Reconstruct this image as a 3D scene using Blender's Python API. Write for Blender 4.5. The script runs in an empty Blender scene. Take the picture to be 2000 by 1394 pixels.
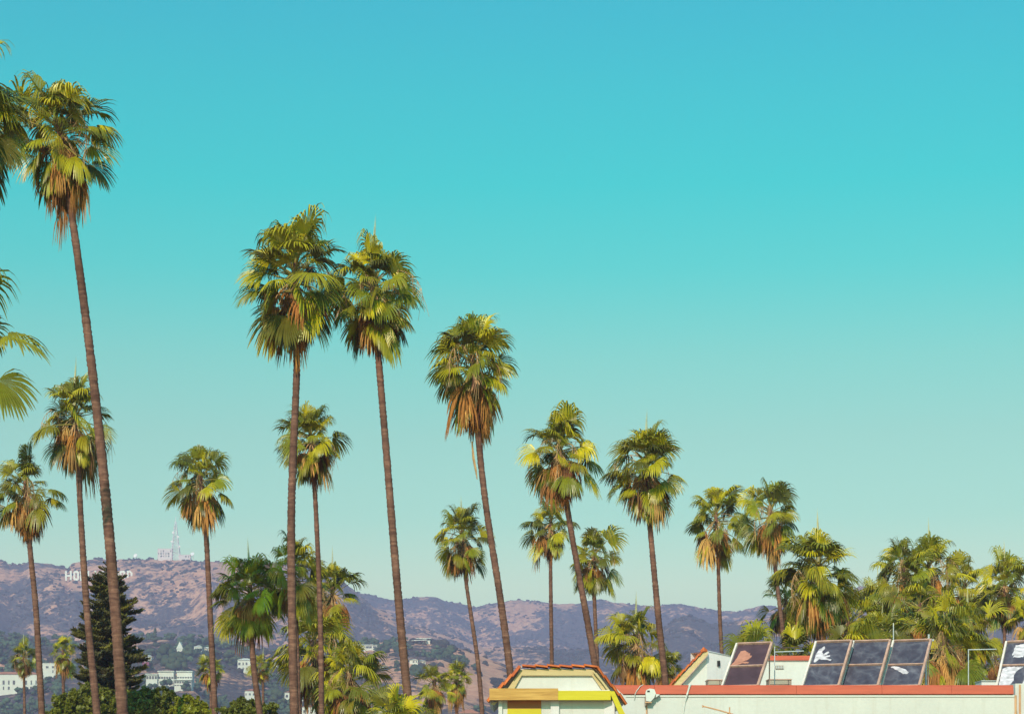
import bpy, math, random
import numpy as np
from mathutils import Vector, Matrix

# ------------------------------------------------------------------ camera, sky, sun, exposure
sc = bpy.context.scene
F, HY, CZ = 4000.0, 1570.0, 1.6            # focal length in photo pixels, horizon row, eye height
cam_d = bpy.data.cameras.new('camera')
cam = bpy.data.objects.new('camera', cam_d)
sc.collection.objects.link(cam)
cam_d.sensor_width = 36.0
cam_d.lens = 72.0
cam_d.shift_y = (HY - 697.0) / 2000.0
cam_d.clip_start, cam_d.clip_end = 0.5, 30000.0
cam.location = (0, 0, CZ)
cam.rotation_euler = (math.pi / 2, 0, 0)
sc.camera = cam

SUN_EL, SUN_AZ = math.radians(35), math.radians(15)      # sun behind the camera, to the left
D_SUN = Vector((-math.sin(SUN_AZ) * math.cos(SUN_EL), -math.cos(SUN_AZ) * math.cos(SUN_EL), math.sin(SUN_EL)))
world = bpy.data.worlds.new('World')
sc.world = world
world.use_nodes = True
wn, wl = world.node_tree.nodes, world.node_tree.links
wn.clear()
sky = wn.new('ShaderNodeTexSky')
sky.sky_type = 'NISHITA'
sky.sun_disc = False
sky.sun_elevation = SUN_EL
sky.sun_rotation = math.pi + SUN_AZ
sky.altitude = 100
sky.air_density, sky.dust_density, sky.ozone_density = 1.0, 1.0, 1.0
wtc = wn.new('ShaderNodeTexCoord')
wsep = wn.new('ShaderNodeSeparateXYZ')
wramp = wn.new('ShaderNodeValToRGB')
wmul = wn.new('ShaderNodeMixRGB')
wmul.blend_type = 'MULTIPLY'
wmul.inputs[0].default_value = 1.0
wbg = wn.new('ShaderNodeBackground')
wbg.inputs[1].default_value = 0.1
wout = wn.new('ShaderNodeOutputWorld')
wl.new(wtc.outputs['Generated'], wsep.inputs[0])
wl.new(wsep.outputs['Z'], wramp.inputs[0])
wl.new(sky.outputs[0], wmul.inputs[1])
wl.new(wramp.outputs[0], wmul.inputs[2])
wl.new(wmul.outputs[0], wbg.inputs[0])
wl.new(wbg.outputs[0], wout.inputs[0])
# the grade of the air column: sine of the elevation, tint on the physical sky
SKY_TINT = [(0.1053, (2.056, 2.068, 1.169)), (0.1383, (1.375, 1.928, 1.122)), (0.1763, (1.178, 1.858, 1.074)), (0.2111, (0.838, 1.947, 1.129)), (0.2516, (0.261, 2.063, 1.256)), (0.2893, (0.012, 2.138, 1.359)), (0.3268, (0.014, 2.108, 1.449)), (0.3628, (0.017, 2.033, 1.543)), (1.0, (0.4, 1.15, 1.5))]
cr = wramp.color_ramp
while len(cr.elements) < len(SKY_TINT):
    cr.elements.new(0.5)
for e, (p, c) in zip(cr.elements, SKY_TINT):
    e.position = p
    e.color = (*c, 1)

sun_d = bpy.data.lights.new('sun', 'SUN')
sun_d.energy = 4.5
sun_d.angle = math.radians(0.5)
sun_d.color = (1.0, 0.85, 0.68)
sun = bpy.data.objects.new('sun', sun_d)
sc.collection.objects.link(sun)
sun.rotation_euler = D_SUN.to_track_quat('Z', 'Y').to_euler()
sun.location = (0, 0, 60)

sc.view_settings.view_transform = 'Standard'
sc.view_settings.look = 'None'
sc.view_settings.exposure = 0.0
sc.view_settings.gamma = 1.0
sc.view_settings.use_curve_mapping = False
sc.cycles.max_bounces = 6
sc.cycles.diffuse_bounces = 3
sc.cycles.transmission_bounces = 4
sc.cycles.transparent_max_bounces = 8

RNG = random.Random(7)
COL = sc.collection

# ------------------------------------------------------------------ helpers
def at(px, py, Y):
    """world point seen at photo pixel (px, py) at distance Y"""
    return Vector(((px - 1000.0) * Y / F, Y, CZ + (HY - py) * Y / F))

def pxx(px, Y): return (px - 1000.0) * Y / F
def pxz(py, Y): return CZ + (HY - py) * Y / F

ROOT = {}
def props(o, label=None, cat=None, group=None, kind=None):
    if label: o['label'] = label
    if cat: o['category'] = cat
    if group: o['group'] = group
    if kind: o['kind'] = kind
    return o

def thing(name, loc, label, cat, group=None):
    o = bpy.data.objects.new(name, None)
    o.empty_display_size = 0.3
    COL.objects.link(o)
    o.location = loc
    ROOT[o.name] = Vector(loc)
    return props(o, label, cat, group)

def link(name, mesh, parent=None):
    o = bpy.data.objects.new(name, mesh)
    COL.objects.link(o)
    if parent is not None:
        o.parent = parent
        ROOT[o.name] = ROOT[parent.name]
    else:
        ROOT[o.name] = Vector((0, 0, 0))
    return o

class MB:
    """collects faces in world coordinates; build() makes ONE mesh object"""
    def __init__(s):
        s.v, s.f, s.m = [], [], []
    def add(s, vs, fs, mat=0):
        b = len(s.v)
        s.v += [tuple(p) for p in vs]
        s.f += [tuple(b + i for i in f) for f in fs]
        s.m += [mat] * len(fs)
        return s
    def box(s, x0, x1, y0, y1, z0, z1, mat=0):
        vs = [(x0,y0,z0),(x1,y0,z0),(x1,y1,z0),(x0,y1,z0),(x0,y0,z1),(x1,y0,z1),(x1,y1,z1),(x0,y1,z1)]
        fs = [(0,3,2,1),(4,5,6,7),(0,1,5,4),(1,2,6,5),(2,3,7,6),(3,0,4,7)]
        return s.add(vs, fs, mat)
    def prism(s, pts, y0, y1, mat=0):
        """pts: [(x, z)...] outline, extruded from y0 (front) to y1"""
        n = len(pts)
        vs = [(x, y0, z) for x, z in pts] + [(x, y1, z) for x, z in pts]
        fs = [tuple(range(n)), tuple(range(2*n-1, n-1, -1))]
        fs += [(i, i+n, (i+1) % n + n, (i+1) % n) for i in range(n)]
        return s.add(vs, fs, mat)
    def obox(s, c, ax, ay, az, mat=0):
        """oriented box: centre c and three half-axis vectors"""
        c, ax, ay, az = Vector(c), Vector(ax), Vector(ay), Vector(az)
        vs = [c - ax - ay - az, c + ax - ay - az, c + ax + ay - az, c - ax + ay - az,
              c - ax - ay + az, c + ax - ay + az, c + ax + ay + az, c - ax + ay + az]
        fs = [(0,3,2,1),(4,5,6,7),(0,1,5,4),(1,2,6,5),(2,3,7,6),(3,0,4,7)]
        return s.add(vs, fs, mat)
    def tube(s, pts, rad, sides=6, mat=0, cap=True):
        pts = [Vector(p) for p in pts]
        n = len(pts)
        if not hasattr(rad, '__len__'): rad = [rad] * n
        vs, fs = [], []
        up = Vector((0.13, 0.31, 0.94))
        for i, p in enumerate(pts):
            t = (pts[min(i+1, n-1)] - pts[max(i-1, 0)]).normalized()
            a = t.cross(up)
            if a.length < 1e-3: a = t.cross(Vector((1, 0, 0)))
            a.normalize(); b = t.cross(a)
            for k in range(sides):
                w = 2 * math.pi * k / sides
                vs.append(p + (a * math.cos(w) + b * math.sin(w)) * rad[i])
        for i in range(n - 1):
            for k in range(sides):
                k2 = (k + 1) % sides
                fs.append((i*sides + k, i*sides + k2, (i+1)*sides + k2, (i+1)*sides + k))
        if cap:
            fs.append(tuple(range(sides - 1, -1, -1)))
            fs.append(tuple((n-1)*sides + k for k in range(sides)))
        return s.add(vs, fs, mat)
    def mesh(s, name, mats, off=(0, 0, 0), smooth=False):
        me = bpy.data.meshes.new(name)
        ox, oy, oz = off
        me.from_pydata([(x-ox, y-oy, z-oz) for x, y, z in s.v], [], s.f)
        for m in (mats if isinstance(mats, (list, tuple)) else [mats]):
            me.materials.append(m)
        if any(s.m): me.polygons.foreach_set('material_index', s.m)
        if smooth: me.polygons.foreach_set('use_smooth', [True] * len(s.f))
        me.update()
        return me
    def build(s, name, mats, parent=None, smooth=False):
        off = ROOT[parent.name] if parent is not None else (0, 0, 0)
        return link(name, s.mesh(name, mats, off, smooth), parent)

def np_mesh(name, v, f, mats, smooth=False):
    """v (n,3), f (m,k) arrays -> mesh"""
    v = np.asarray(v, dtype=np.float32); f = np.asarray(f, dtype=np.int32)
    me = bpy.data.meshes.new(name)
    k = f.shape[1]
    me.vertices.add(len(v)); me.vertices.foreach_set('co', v.ravel())
    me.loops.add(f.size); me.loops.foreach_set('vertex_index', f.ravel())
    me.polygons.add(len(f))
    me.polygons.foreach_set('loop_start', np.arange(0, f.size, k, dtype=np.int32))
    try: me.polygons.foreach_set('loop_total', np.full(len(f), k, dtype=np.int32))
    except Exception: pass
    if smooth: me.polygons.foreach_set('use_smooth', np.ones(len(f), dtype=bool))
    for m in mats: me.materials.append(m)
    me.update(calc_edges=True)
    me.validate()
    return me

# ------------------------------------------------------------------ materials
class NT:
    def __init__(s, name):
        s.mat = bpy.data.materials.new(name)
        s.mat.use_nodes = True
        s.n, s.l = s.mat.node_tree.nodes, s.mat.node_tree.links
        s.n.clear()
        s.out = s.n.new('ShaderNodeOutputMaterial')
        s.tc = s.n.new('ShaderNodeTexCoord')
    def coord(s, which='Object', scale=(1, 1, 1)):
        m = s.n.new('ShaderNodeMapping')
        m.inputs['Scale'].default_value = scale
        s.l.new(s.tc.outputs[which], m.inputs[0])
        return m.outputs[0]
    def noise(s, vec, scale, detail=4, rough=0.55, dist=0.0):
        t = s.n.new('ShaderNodeTexNoise')
        s.l.new(vec, t.inputs['Vector'])
        t.inputs['Scale'].default_value = scale
        t.inputs['Detail'].default_value = detail
        t.inputs['Roughness'].default_value = rough
        t.inputs['Distortion'].default_value = dist
        return t.outputs['Fac']
    def ramp(s, fac, stops):
        r = s.n.new('ShaderNodeValToRGB')
        while len(r.color_ramp.elements) < len(stops): r.color_ramp.elements.new(0.5)
        for e, (p, c) in zip(r.color_ramp.elements, stops):
            e.position = p
            e.color = (*c, 1) if hasattr(c, '__len__') else (c, c, c, 1)
        s.l.new(fac, r.inputs[0])
        return r.outputs[0]
    def mix(s, fac, a, b, mode='MIX'):
        m = s.n.new('ShaderNodeMixRGB')
        m.blend_type = mode
        for sock, v in zip(m.inputs, (fac, a, b)):
            if hasattr(v, 'is_linked'): s.l.new(v, sock)
            elif hasattr(v, '__len__'): sock.default_value = (*v, 1)
            else: sock.default_value = v
        return m.outputs[0]
    def random(s):
        return s.n.new('ShaderNodeObjectInfo').outputs['Random']
    def bsdf(s, col, rough=0.8, spec=0.3, bump=None, bump_d=0.02, metal=0.0, transl=0.0, bump_s=0.6):
        p = s.n.new('ShaderNodeBsdfPrincipled')
        if hasattr(col, 'is_linked'): s.l.new(col, p.inputs['Base Color'])
        else: p.inputs['Base Color'].default_value = (*col, 1)
        if hasattr(rough, 'is_linked'): s.l.new(rough, p.inputs['Roughness'])
        else: p.inputs['Roughness'].default_value = rough
        p.inputs['Specular IOR Level'].default_value = spec
        p.inputs['Metallic'].default_value = metal
        if bump is not None:
            b = s.n.new('ShaderNodeBump')
            b.inputs['Strength'].default_value = bump_s
            b.inputs['Distance'].default_value = bump_d
            s.l.new(bump, b.inputs['Height'])
            s.l.new(b.outputs[0], p.inputs['Normal'])
        o = p.outputs[0]
        if transl > 0:
            t = s.n.new('ShaderNodeBsdfTranslucent')
            if hasattr(col, 'is_linked'): s.l.new(col, t.inputs[0])
            else: t.inputs[0].default_value = (*col, 1)
            m = s.n.new('ShaderNodeMixShader')
            m.inputs[0].default_value = transl
            s.l.new(o, m.inputs[1]); s.l.new(t.outputs[0], m.inputs[2])
            o = m.outputs[0]
        s.l.new(o, s.out.inputs['Surface'])
        return s.mat

def simple(name, col, var=0.12, scale=3.0, rough=0.8, spec=0.3, bump=0.0, metal=0.0, stretch=(1, 1, 1)):
    t = NT(name)
    v = t.coord('Object', stretch)
    n = t.noise(v, scale, 5)
    lo = tuple(c * (1 - var) for c in col); hi = tuple(min(1, c * (1 + var)) for c in col)
    c = t.ramp(n, [(0.3, lo), (0.7, hi)])
    return t.bsdf(c, rough, spec, bump=n if bump else None, bump_d=bump or 0.01, metal=metal)

def leaf_mat(name, cols, rough=0.36, spec=0.4, transl=0.08, scale=2.5):
    t = NT(name)
    c = t.ramp(t.random(), [(i / (len(cols) - 1), k) for i, k in enumerate(cols)])
    n = t.noise(t.coord(), scale, 3)
    c = t.mix(1.0, c, t.ramp(n, [(0.3, 0.72), (0.7, 1.2)]), 'MULTIPLY')
    return t.bsdf(c, rough, spec, transl=transl)

M = {}
M['frond'] = leaf_mat('palm_leaf', [(0.080, 0.070, 0.012), (0.42, 0.355, 0.008), (0.125, 0.140, 0.012), (0.58, 0.46, 0.008), (0.080, 0.074, 0.012), (0.25, 0.255, 0.010)])
M['petiole'] = simple('palm_petiole', (0.30, 0.24, 0.06), 0.2, 3, 0.5)
M['dead'] = leaf_mat('dead_palm_leaf', [(0.30, 0.115, 0.040), (0.58, 0.25, 0.06), (0.20, 0.085, 0.042), (0.44, 0.18, 0.05), (0.68, 0.38, 0.12), (0.14, 0.07, 0.042)], 0.85, 0.1, 0.15, 4)
M['stalk'] = simple('dried_stalk', (0.46, 0.27, 0.13), 0.25, 4, 0.8)
M['spear'] = simple('young_leaf', (0.50, 0.46, 0.26), 0.15, 5, 0.5)
def trunk_mat():
    t = NT('palm_trunk')
    v = t.coord('Object', (1.2, 1.2, 7.0))
    n1 = t.noise(v, 1.0, 6, 0.75, 0.8)
    n2 = t.noise(t.coord('Object', (9, 9, 4)), 1.0, 3)
    c = t.ramp(n1, [(0.25, (0.065, 0.030, 0.028)), (0.5, (0.165, 0.080, 0.060)), (0.75, (0.34, 0.18, 0.125))])
    c = t.mix(0.5, c, t.ramp(n2, [(0.3, 0.55), (0.7, 1.25)]), 'MULTIPLY')
    big = t.noise(t.coord('Object', (0.5, 0.5, 0.45)), 1.0, 4)
    c = t.mix(1.0, c, t.ramp(big, [(0.3, 0.6), (0.7, 1.3)]), 'MULTIPLY')
    return t.bsdf(c, 0.9, 0.15, bump=n2, bump_d=0.03)
M['trunk'] = trunk_mat()

def hill_mat():
    t = NT('chaparral_hillside')
    a = t.n.new('ShaderNodeAttribute'); a.attribute_name = 'bare'
    g = t.coord('Object')
    n1 = t.noise(g, 0.012, 8, 0.65, 0.4)
    n2 = t.noise(g, 0.07, 6, 0.6)
    n3 = t.noise(g, 0.22, 3, 0.6)
    s1 = t.n.new('ShaderNodeMath'); s1.operation = 'MULTIPLY_ADD'
    t.l.new(n2, s1.inputs[0]); s1.inputs[1].default_value = 1.25; t.l.new(a.outputs['Fac'], s1.inputs[2])
    s2 = t.n.new('ShaderNodeMath'); s2.operation = 'MULTIPLY_ADD'
    t.l.new(n1, s2.inputs[0]); s2.inputs[1].default_value = 0.55; t.l.new(s1.outputs[0], s2.inputs[2])
    s2.use_clamp = False
    # shift so that the ramp input stays in 0..1
    s3 = t.n.new('ShaderNodeMath'); s3.operation = 'MULTIPLY'; s3.inputs[1].default_value = 0.46
    s4 = t.n.new('ShaderNodeMath'); s4.operation = 'MULTIPLY_ADD'
    t.l.new(n3, s4.inputs[0]); s4.inputs[1].default_value = 0.55; t.l.new(s2.outputs[0], s4.inputs[2]); t.l.new(s4.outputs[0], s3.inputs[0])
    mask = t.ramp(s3.outputs[0], [(0.545, 0.0), (0.635, 1.0)])
    brush = t.ramp(n3, [(0.3, (0.040, 0.036, 0.046)), (0.55, (0.095, 0.078, 0.082)), (0.75, (0.22, 0.15, 0.12))])
    earth = t.ramp(n2, [(0.3, (0.44, 0.205, 0.13)), (0.6, (0.66, 0.34, 0.215)), (0.8, (0.78, 0.46, 0.31))])
    c = t.mix(mask, brush, earth)
    return t.bsdf(c, 0.95, 0.05, bump=n3, bump_d=2.5, bump_s=0.8)
M['hill'] = hill_mat()
M['chap'] = simple('chaparral_bush', (0.050, 0.046, 0.040), 0.4, 0.05, 0.95, 0.05)
M['ground'] = simple('city_ground', (0.16, 0.14, 0.12), 0.3, 0.1, 0.95, 0.1)
def stucco(name, col):
    t = NT(name)
    g = t.noise(t.coord('Object', (1, 1, 1)), 9.0, 6, 0.7)
    big = t.noise(t.coord('Object', (0.5, 0.5, 0.5)), 0.8, 4, 0.6)
    streak = t.noise(t.coord('Object', (3.5, 3.5, 0.25)), 1.0, 5, 0.65)
    c = t.mix(1.0, col, t.ramp(big, [(0.3, 0.90), (0.6, 1.0)]), 'MULTIPLY')
    c = t.mix(1.0, c, t.ramp(streak, [(0.34, (0.95, 0.93, 0.91)), (0.46, (1, 1, 1))]), 'MULTIPLY')
    c = t.mix(1.0, c, t.ramp(g, [(0.3, 0.93), (0.6, 1.0)]), 'MULTIPLY')
    return t.bsdf(c, 0.92, 0.12, bump=g, bump_d=0.008)
M['white'] = stucco('white_stucco', (0.635, 0.61, 0.585))
M['white2'] = stucco('cool_white_stucco', (0.70, 0.65, 0.66))
M['red'] = simple('red_coping_paint', (0.50, 0.100, 0.056), 0.14, 1.6, 0.6, 0.3, stretch=(0.5, 1, 4))
M['trim'] = simple('white_trim', (0.64, 0.63, 0.60), 0.03, 2, 0.7)
M['tile'] = leaf_mat('clay_tile', [(0.55, 0.12, 0.035), (0.66, 0.17, 0.045), (0.48, 0.10, 0.04), (0.70, 0.20, 0.06)], 0.8, 0.2, 0.0, 6)
def wood_mat(name, a, b, stretch=(0.8, 12, 14)):
    t = NT(name)
    n = t.noise(t.coord('Object', stretch), 1.5, 6, 0.65, 0.6)
    c = t.ramp(n, [(0.3, a), (0.7, b)])
    return t.bsdf(c, 0.7, 0.25, bump=n, bump_d=0.004)
M['wood'] = wood_mat('weathered_pine', (0.40, 0.20, 0.05), (0.66, 0.38, 0.11))
M['fascia'] = wood_mat('cream_board', (0.48, 0.36, 0.18), (0.60, 0.46, 0.25))
M['yellow'] = wood_mat('yellow_paint', (0.53, 0.43, 0.02), (0.63, 0.52, 0.035))
M['yellow2'] = simple('yellow_door_paint', (0.56, 0.45, 0.02), 0.06, 2, 0.6)
M['beam_shadow'] = simple('painted_beam_shadow', (0.38, 0.13, 0.055), 0.12, 3, 0.7)  # brown tone of the beam's shadow, painted as a colour
M['rail'] = simple('oxidised_rail', (0.50, 0.30, 0.24), 0.25, 5, 0.5, 0.4)
M['rail2'] = simple('faded_pink_rail', (0.72, 0.62, 0.58), 0.2, 5, 0.5, 0.4)
M['pale'] = simple('pale_metal', (0.46, 0.48, 0.50), 0.15, 4, 0.45, 0.5)
M['darkmetal'] = simple('dark_pipe', (0.09, 0.06, 0.06), 0.2, 4, 0.6)
M['unit'] = simple('weathered_unit', (0.30, 0.22, 0.18), 0.3, 6, 0.8)
M['orange'] = simple('copper_antenna', (0.60, 0.32, 0.17), 0.2, 5, 0.5, 0.5)
M['dark'] = simple('dark_opening', (0.03, 0.025, 0.03), 0.2, 2, 0.6)
M['glassdark'] = simple('house_window_glass', (0.05, 0.06, 0.09), 0.2, 0.5, 0.15, 0.6)
M['signwhite'] = simple('letter_white', (0.84, 0.82, 0.76), 0.03, 0.1, 0.8)
M['towerw'] = simple('tower_white', (0.86, 0.80, 0.82), 0.03, 0.1, 0.8)
M['towerr'] = simple('tower_rose', (0.70, 0.60, 0.62), 0.05, 0.1, 0.8)
M['roofred'] = simple('far_terracotta_roof', (0.42, 0.16, 0.10), 0.2, 0.3, 0.9)
M['roofpale'] = simple('far_pale_roof', (0.66, 0.66, 0.60), 0.1, 0.3, 0.9)
M['housewhite'] = simple('far_house_white', (0.66, 0.64, 0.58), 0.06, 0.2, 0.9)
M['housecream'] = simple('far_house_cream', (0.60, 0.52, 0.42), 0.08, 0.2, 0.9)
M['plum'] = simple('plum_awning', (0.22, 0.05, 0.09), 0.1, 0.5, 0.8)
M['bark'] = simple('brown_bark', (0.13, 0.08, 0.055), 0.3, 3, 0.95, bump=0.02)
M['conifer'] = leaf_mat('conifer_needles', [(0.060, 0.054, 0.020), (0.12, 0.105, 0.018), (0.045, 0.040, 0.020), (0.17, 0.14, 0.018)], 0.6, 0.3, 0.1, 0.8)
M['bush'] = leaf_mat('broad_leaves', [(0.19, 0.20, 0.014), (0.26, 0.25, 0.014), (0.13, 0.135, 0.014)], 0.5, 0.4, 0.2, 0.9)
M['fartree'] = leaf_mat('far_tree_leaves', [(0.05, 0.075, 0.035), (0.075, 0.10, 0.04), (0.045, 0.06, 0.035)], 0.7, 0.2, 0.1, 0.08)
M['farwood'] = simple('far_wood_leaves', (0.060, 0.090, 0.050), 0.6, 0.03, 0.8, 0.1)

def pane_mat():
    t = NT('stained_collector_glass')
    ad = t.n.new('ShaderNodeVectorMath'); ad.operation = 'ADD'
    ml = t.n.new('ShaderNodeMath'); ml.operation = 'MULTIPLY'; ml.inputs[1].default_value = 37.0
    t.l.new(t.random(), ml.inputs[0]); t.l.new(ml.outputs[0], ad.inputs[1]); t.l.new(t.tc.outputs['Object'], ad.inputs[0])
    v = ad.outputs[0]
    w = t.n.new('ShaderNodeTexWave')
    w.wave_type = 'BANDS'
    w.inputs['Scale'].default_value = 0.6
    w.inputs['Distortion'].default_value = 16.0
    w.inputs['Detail'].default_value = 4
    w.inputs['Detail Scale'].default_value = 1.6
    t.l.new(v, w.inputs['Vector'])
    n = t.noise(v, 2.2, 5, 0.65, 1.2)
    a = t.mix(0.5, t.ramp(n, [(0.3, (0.050, 0.044, 0.068)), (0.52, (0.080, 0.076, 0.112)), (0.74, (0.20, 0.19, 0.25))]),
              t.ramp(w.outputs['Fac'], [(0.0, (0.040, 0.036, 0.056)), (0.82, (0.066, 0.064, 0.094)), (1.0, (0.11, 0.11, 0.14))]))
    r = t.ramp(n, [(0.3, 0.35), (0.7, 0.7)])
    return t.bsdf(a, r, 0.35)
M['pane'] = pane_mat()
M['plumpane'] = simple('plum_collector_glass', (0.075, 0.042, 0.055), 0.25, 2.5, 0.45, 0.35)
M['patchw'] = simple('peeled_white_backing', (0.56, 0.51, 0.58), 0.45, 5, 0.8, stretch=(1, 1, 2.5))
M['patchr'] = simple('peeled_rust_backing', (0.44, 0.19, 0.14), 0.15, 6, 0.8)

# ------------------------------------------------------------------ numpy noise
def _h(i, j, seed):
    n = (i * 374761393 + j * 668265263 + seed * 1442695041) & 0x7fffffff
    n = ((n ^ (n >> 13)) * 1274126177) & 0x7fffffff
    return ((n ^ (n >> 16)) & 0xffff) / 65535.0
def vnoise(x, y, seed=0):
    x = np.asarray(x, dtype=np.float64); y = np.asarray(y, dtype=np.float64)
    i = np.floor(x).astype(np.int64); j = np.floor(y).astype(np.int64)
    u = x - i; v = y - j
    u = u*u*(3-2*u); v = v*v*(3-2*v)
    a, b = _h(i, j, seed), _h(i+1, j, seed)
    c, d = _h(i, j+1, seed), _h(i+1, j+1, seed)
    return (a*(1-u) + b*u)*(1-v) + (c*(1-u) + d*u)*v
def fbm(x, y, oct=5, seed=0, gain=0.5):
    s, a, t = 0, 1.0, 0
    for o in range(oct):
        s = s + a * vnoise(x * 2**o, y * 2**o, seed + o*17); t += a; a *= gain
    return s / t
def ridged(x, y, oct=4, seed=0):
    s, a, t = 0, 1.0, 0
    for o in range(oct):
        s = s + a * (1 - np.abs(2*vnoise(x * 2**o, y * 2**o, seed + o*31) - 1)); t += a; a *= 0.5
    return s / t
def sstep(a, b, x):
    t = np.clip((x - a) / (b - a), 0, 1)
    return t*t*(3-2*t)

# ------------------------------------------------------------------ terrain
def crest(pts):
    xs, ys = zip(*pts)
    return lambda u: np.interp(u, xs, ys)
C1 = crest([(-900,1235),(-300,1238),(0,1240),(100,1246),(200,1250),(300,1246),(380,1252),(450,1262),(560,1272),(640,1268),(680,1264),
            (740,1256),(800,1250),(870,1256),(930,1276),(1000,1300),(1100,1330),(1300,1370),(1500,1400),(2000,1420),(3000,1420)])
C2 = crest([(-900,1135),(-300,1110),(-40,1098),(0,1094),(20,1102),(40,1104),(60,1098),(100,1101),(122,1106),(132,1109),(140,1098),(160,1092),(190,1089),
            (230,1092),(300,1093),(350,1093),(440,1095),(540,1099),(600,1103),(650,1118),(690,1150),(720,1180),(760,1200),(800,1215),
            (900,1250),(1000,1280),(1200,1330),(1400,1400),(3000,1480)])
C3 = crest([(-900,1170),(500,1160),(640,1150),(690,1154),(720,1162),(760,1169),(800,1168),(830,1165),(850,1168),(880,1175),(930,1185),
            (960,1178),(990,1172),(1010,1170),(1060,1176),(1130,1180),(1142,1174),(1180,1171),(1220,1178),(1280,1184),(1300,1180),
            (1340,1180),(1400,1192),(1440,1194),(1470,1186),(1490,1180),(1540,1187),(1600,1180),(1650,1158),(1680,1143),(1720,1158),
            (1800,1172),(1900,1185),(2000,1180),(2300,1190),(3000,1200)])
C4 = crest([(-900,1420),(700,1400),(850,1330),(900,1290),(940,1268),(1000,1262),(1100,1268),(1200,1262),(1280,1240),(1310,1212),(1345,1203),(1390,1218),
            (1440,1212),(1500,1205),(1600,1215),(1800,1230),(2000,1228),(3000,1240)])
LAYERS = [(C1, 1750., 800., 500.), (C2, 3400., 1350., 900.), (C3, 4500., 1500., 1200.), (C4, 3000., 1100., 700.)]
def terrain(u, Y):
    """height and nearness-to-a-crest for column u (photo px) and distance Y"""
    X = (u - 1000.0) * Y / F
    big = fbm(X/420., Y/600., 4, 5)
    h = np.zeros_like(X)
    for k, (c, yr0, rise, fall) in enumerate(LAYERS):
        yr = yr0
        zc = CZ + (HY - c(u) - (fbm(u/9., u*0+3.3, 3, 40+k) - 0.5) * 5.0) * yr / F
        zc = np.maximum(zc, 2.0)
        t = np.where(Y < yr, np.clip((Y - (yr - rise)) / rise, 0, 1), 1)
        prof = t**1.15
        prof = np.where(Y > yr, 1 - 0.75 * sstep(0, fall, Y - yr), prof)
        bump = (ridged(X/260. + Y/900., Y/700., 4, 11+k) - 0.62) * 0.62 + (ridged(X/90., Y/160., 3, 61+k) - 0.6) * 0.20
        mid = np.clip(4 * t * (1 - t), 0, 1) ** 0.8
        z = zc * (prof + 0.55 * bump * mid * np.where(Y < yr, 1, 0))
        h = np.maximum(h, z)
    h = h + (fbm(X/45., Y/45., 3, 90) - 0.5) * 5.0 * sstep(900, 1300, Y)
    return h
def bare_mask(u, Y, py):
    X = (u - 1000.0) * Y / F
    b = 0.05 + 0.34 * (fbm(X/150., Y/260., 4, 201) - 0.5) + 0.75 * (fbm(X/38., Y/60., 4, 207) - 0.5)
    lee = np.exp(-((u-300)/330.)**2) * sstep(1180, 1110, py) * (u < 700)
    b = b + 0.20 * lee * sstep(1165, 1125, py)
    b = b + 0.40 * np.exp(-((u-175)/70.)**2 - ((py-1142)/16.)**2)
    b = b + 0.6 * np.exp(-((u-752)/16.)**2 - ((py-1203 - (u-752)*0.45)/11.)**2)
    b = b + 0.6 * np.exp(-((u-433 + (py-1180)*0.25)/4.)**2 - ((py-1190)/45.)**4)
    b = b + 0.5 * np.exp(-((u-500)/38.)**2 - ((py-1244)/8.)**2)
    b = b + 0.45 * np.exp(-((u-830)/45.)**2 - ((py-1243)/7.)**2)
    b = b + 0.35 * np.exp(-((u-990)/45.)**2 - ((py-1205)/22.)**2)
    b = b + 0.40 * np.exp(-((u-970)/70.)**2 - ((py-1266)/5.)**2)
    b = b + 0.48 * np.exp(-((u-915)/50.)**2 - ((py-1320)/42.)**2)
    b = b + 0.30 * np.exp(-((u-730)/50.)**2 - ((py-1285)/25.)**2)
    b = b + 0.45 * np.exp(-((u-1450)/55.)**2 - ((py-1207 )/5.)**2)
    b = b + 0.22 * np.exp(-((u-1345)/35.)**2 - ((py-1222)/16.)**2)
    b = b + 0.22 * np.exp(-((u-1920)/80.)**2 - ((py-1235)/20.)**2)
    b = b + 0.25 * np.exp(-((u-1080)/90.)**2 - ((py-1180)/8.)**2)
    b = b - 0.07 * sstep(1145, 1190, py) * sstep(1290, 1240, py)
    b = b - 0.16 * sstep(1000, 1150, u) * sstep(1190, 1220, py)
    return b

U = np.concatenate([np.arange(-700, -20, 12.0), np.arange(-20, 2020, 3.0), np.arange(2020, 2700, 12.0)])
YR = np.concatenate([np.arange(820, 1800, 16.0), np.arange(1800, 4560, 15.0), np.arange(4560, 5700, 60.0)])
UU, YY = np.meshgrid(U, YR)
ZZ = terrain(UU, YY)
XX = (UU - 1000.0) * YY / F
PP = HY - (ZZ - CZ) * F / YY
verts = np.stack([XX, YY, ZZ], -1).reshape(-1, 3)
nu, ny = len(U), len(YR)
ii = np.arange(ny - 1)[:, None] * nu + np.arange(nu - 1)[None, :]
faces = np.stack([ii, ii + 1, ii + nu + 1, ii + nu], -1).reshape(-1, 4)
hme = np_mesh('hills', verts, faces, [M['hill']], True)
att = hme.attributes.new('bare', 'FLOAT', 'POINT')
BARE = bare_mask(UU, YY, PP)
att.data.foreach_set('value', BARE.astype(np.float32).ravel())
hills = props(link('hills', hme), 'brushy brown and violet hills rising behind the palms', None, None, 'structure')

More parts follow.
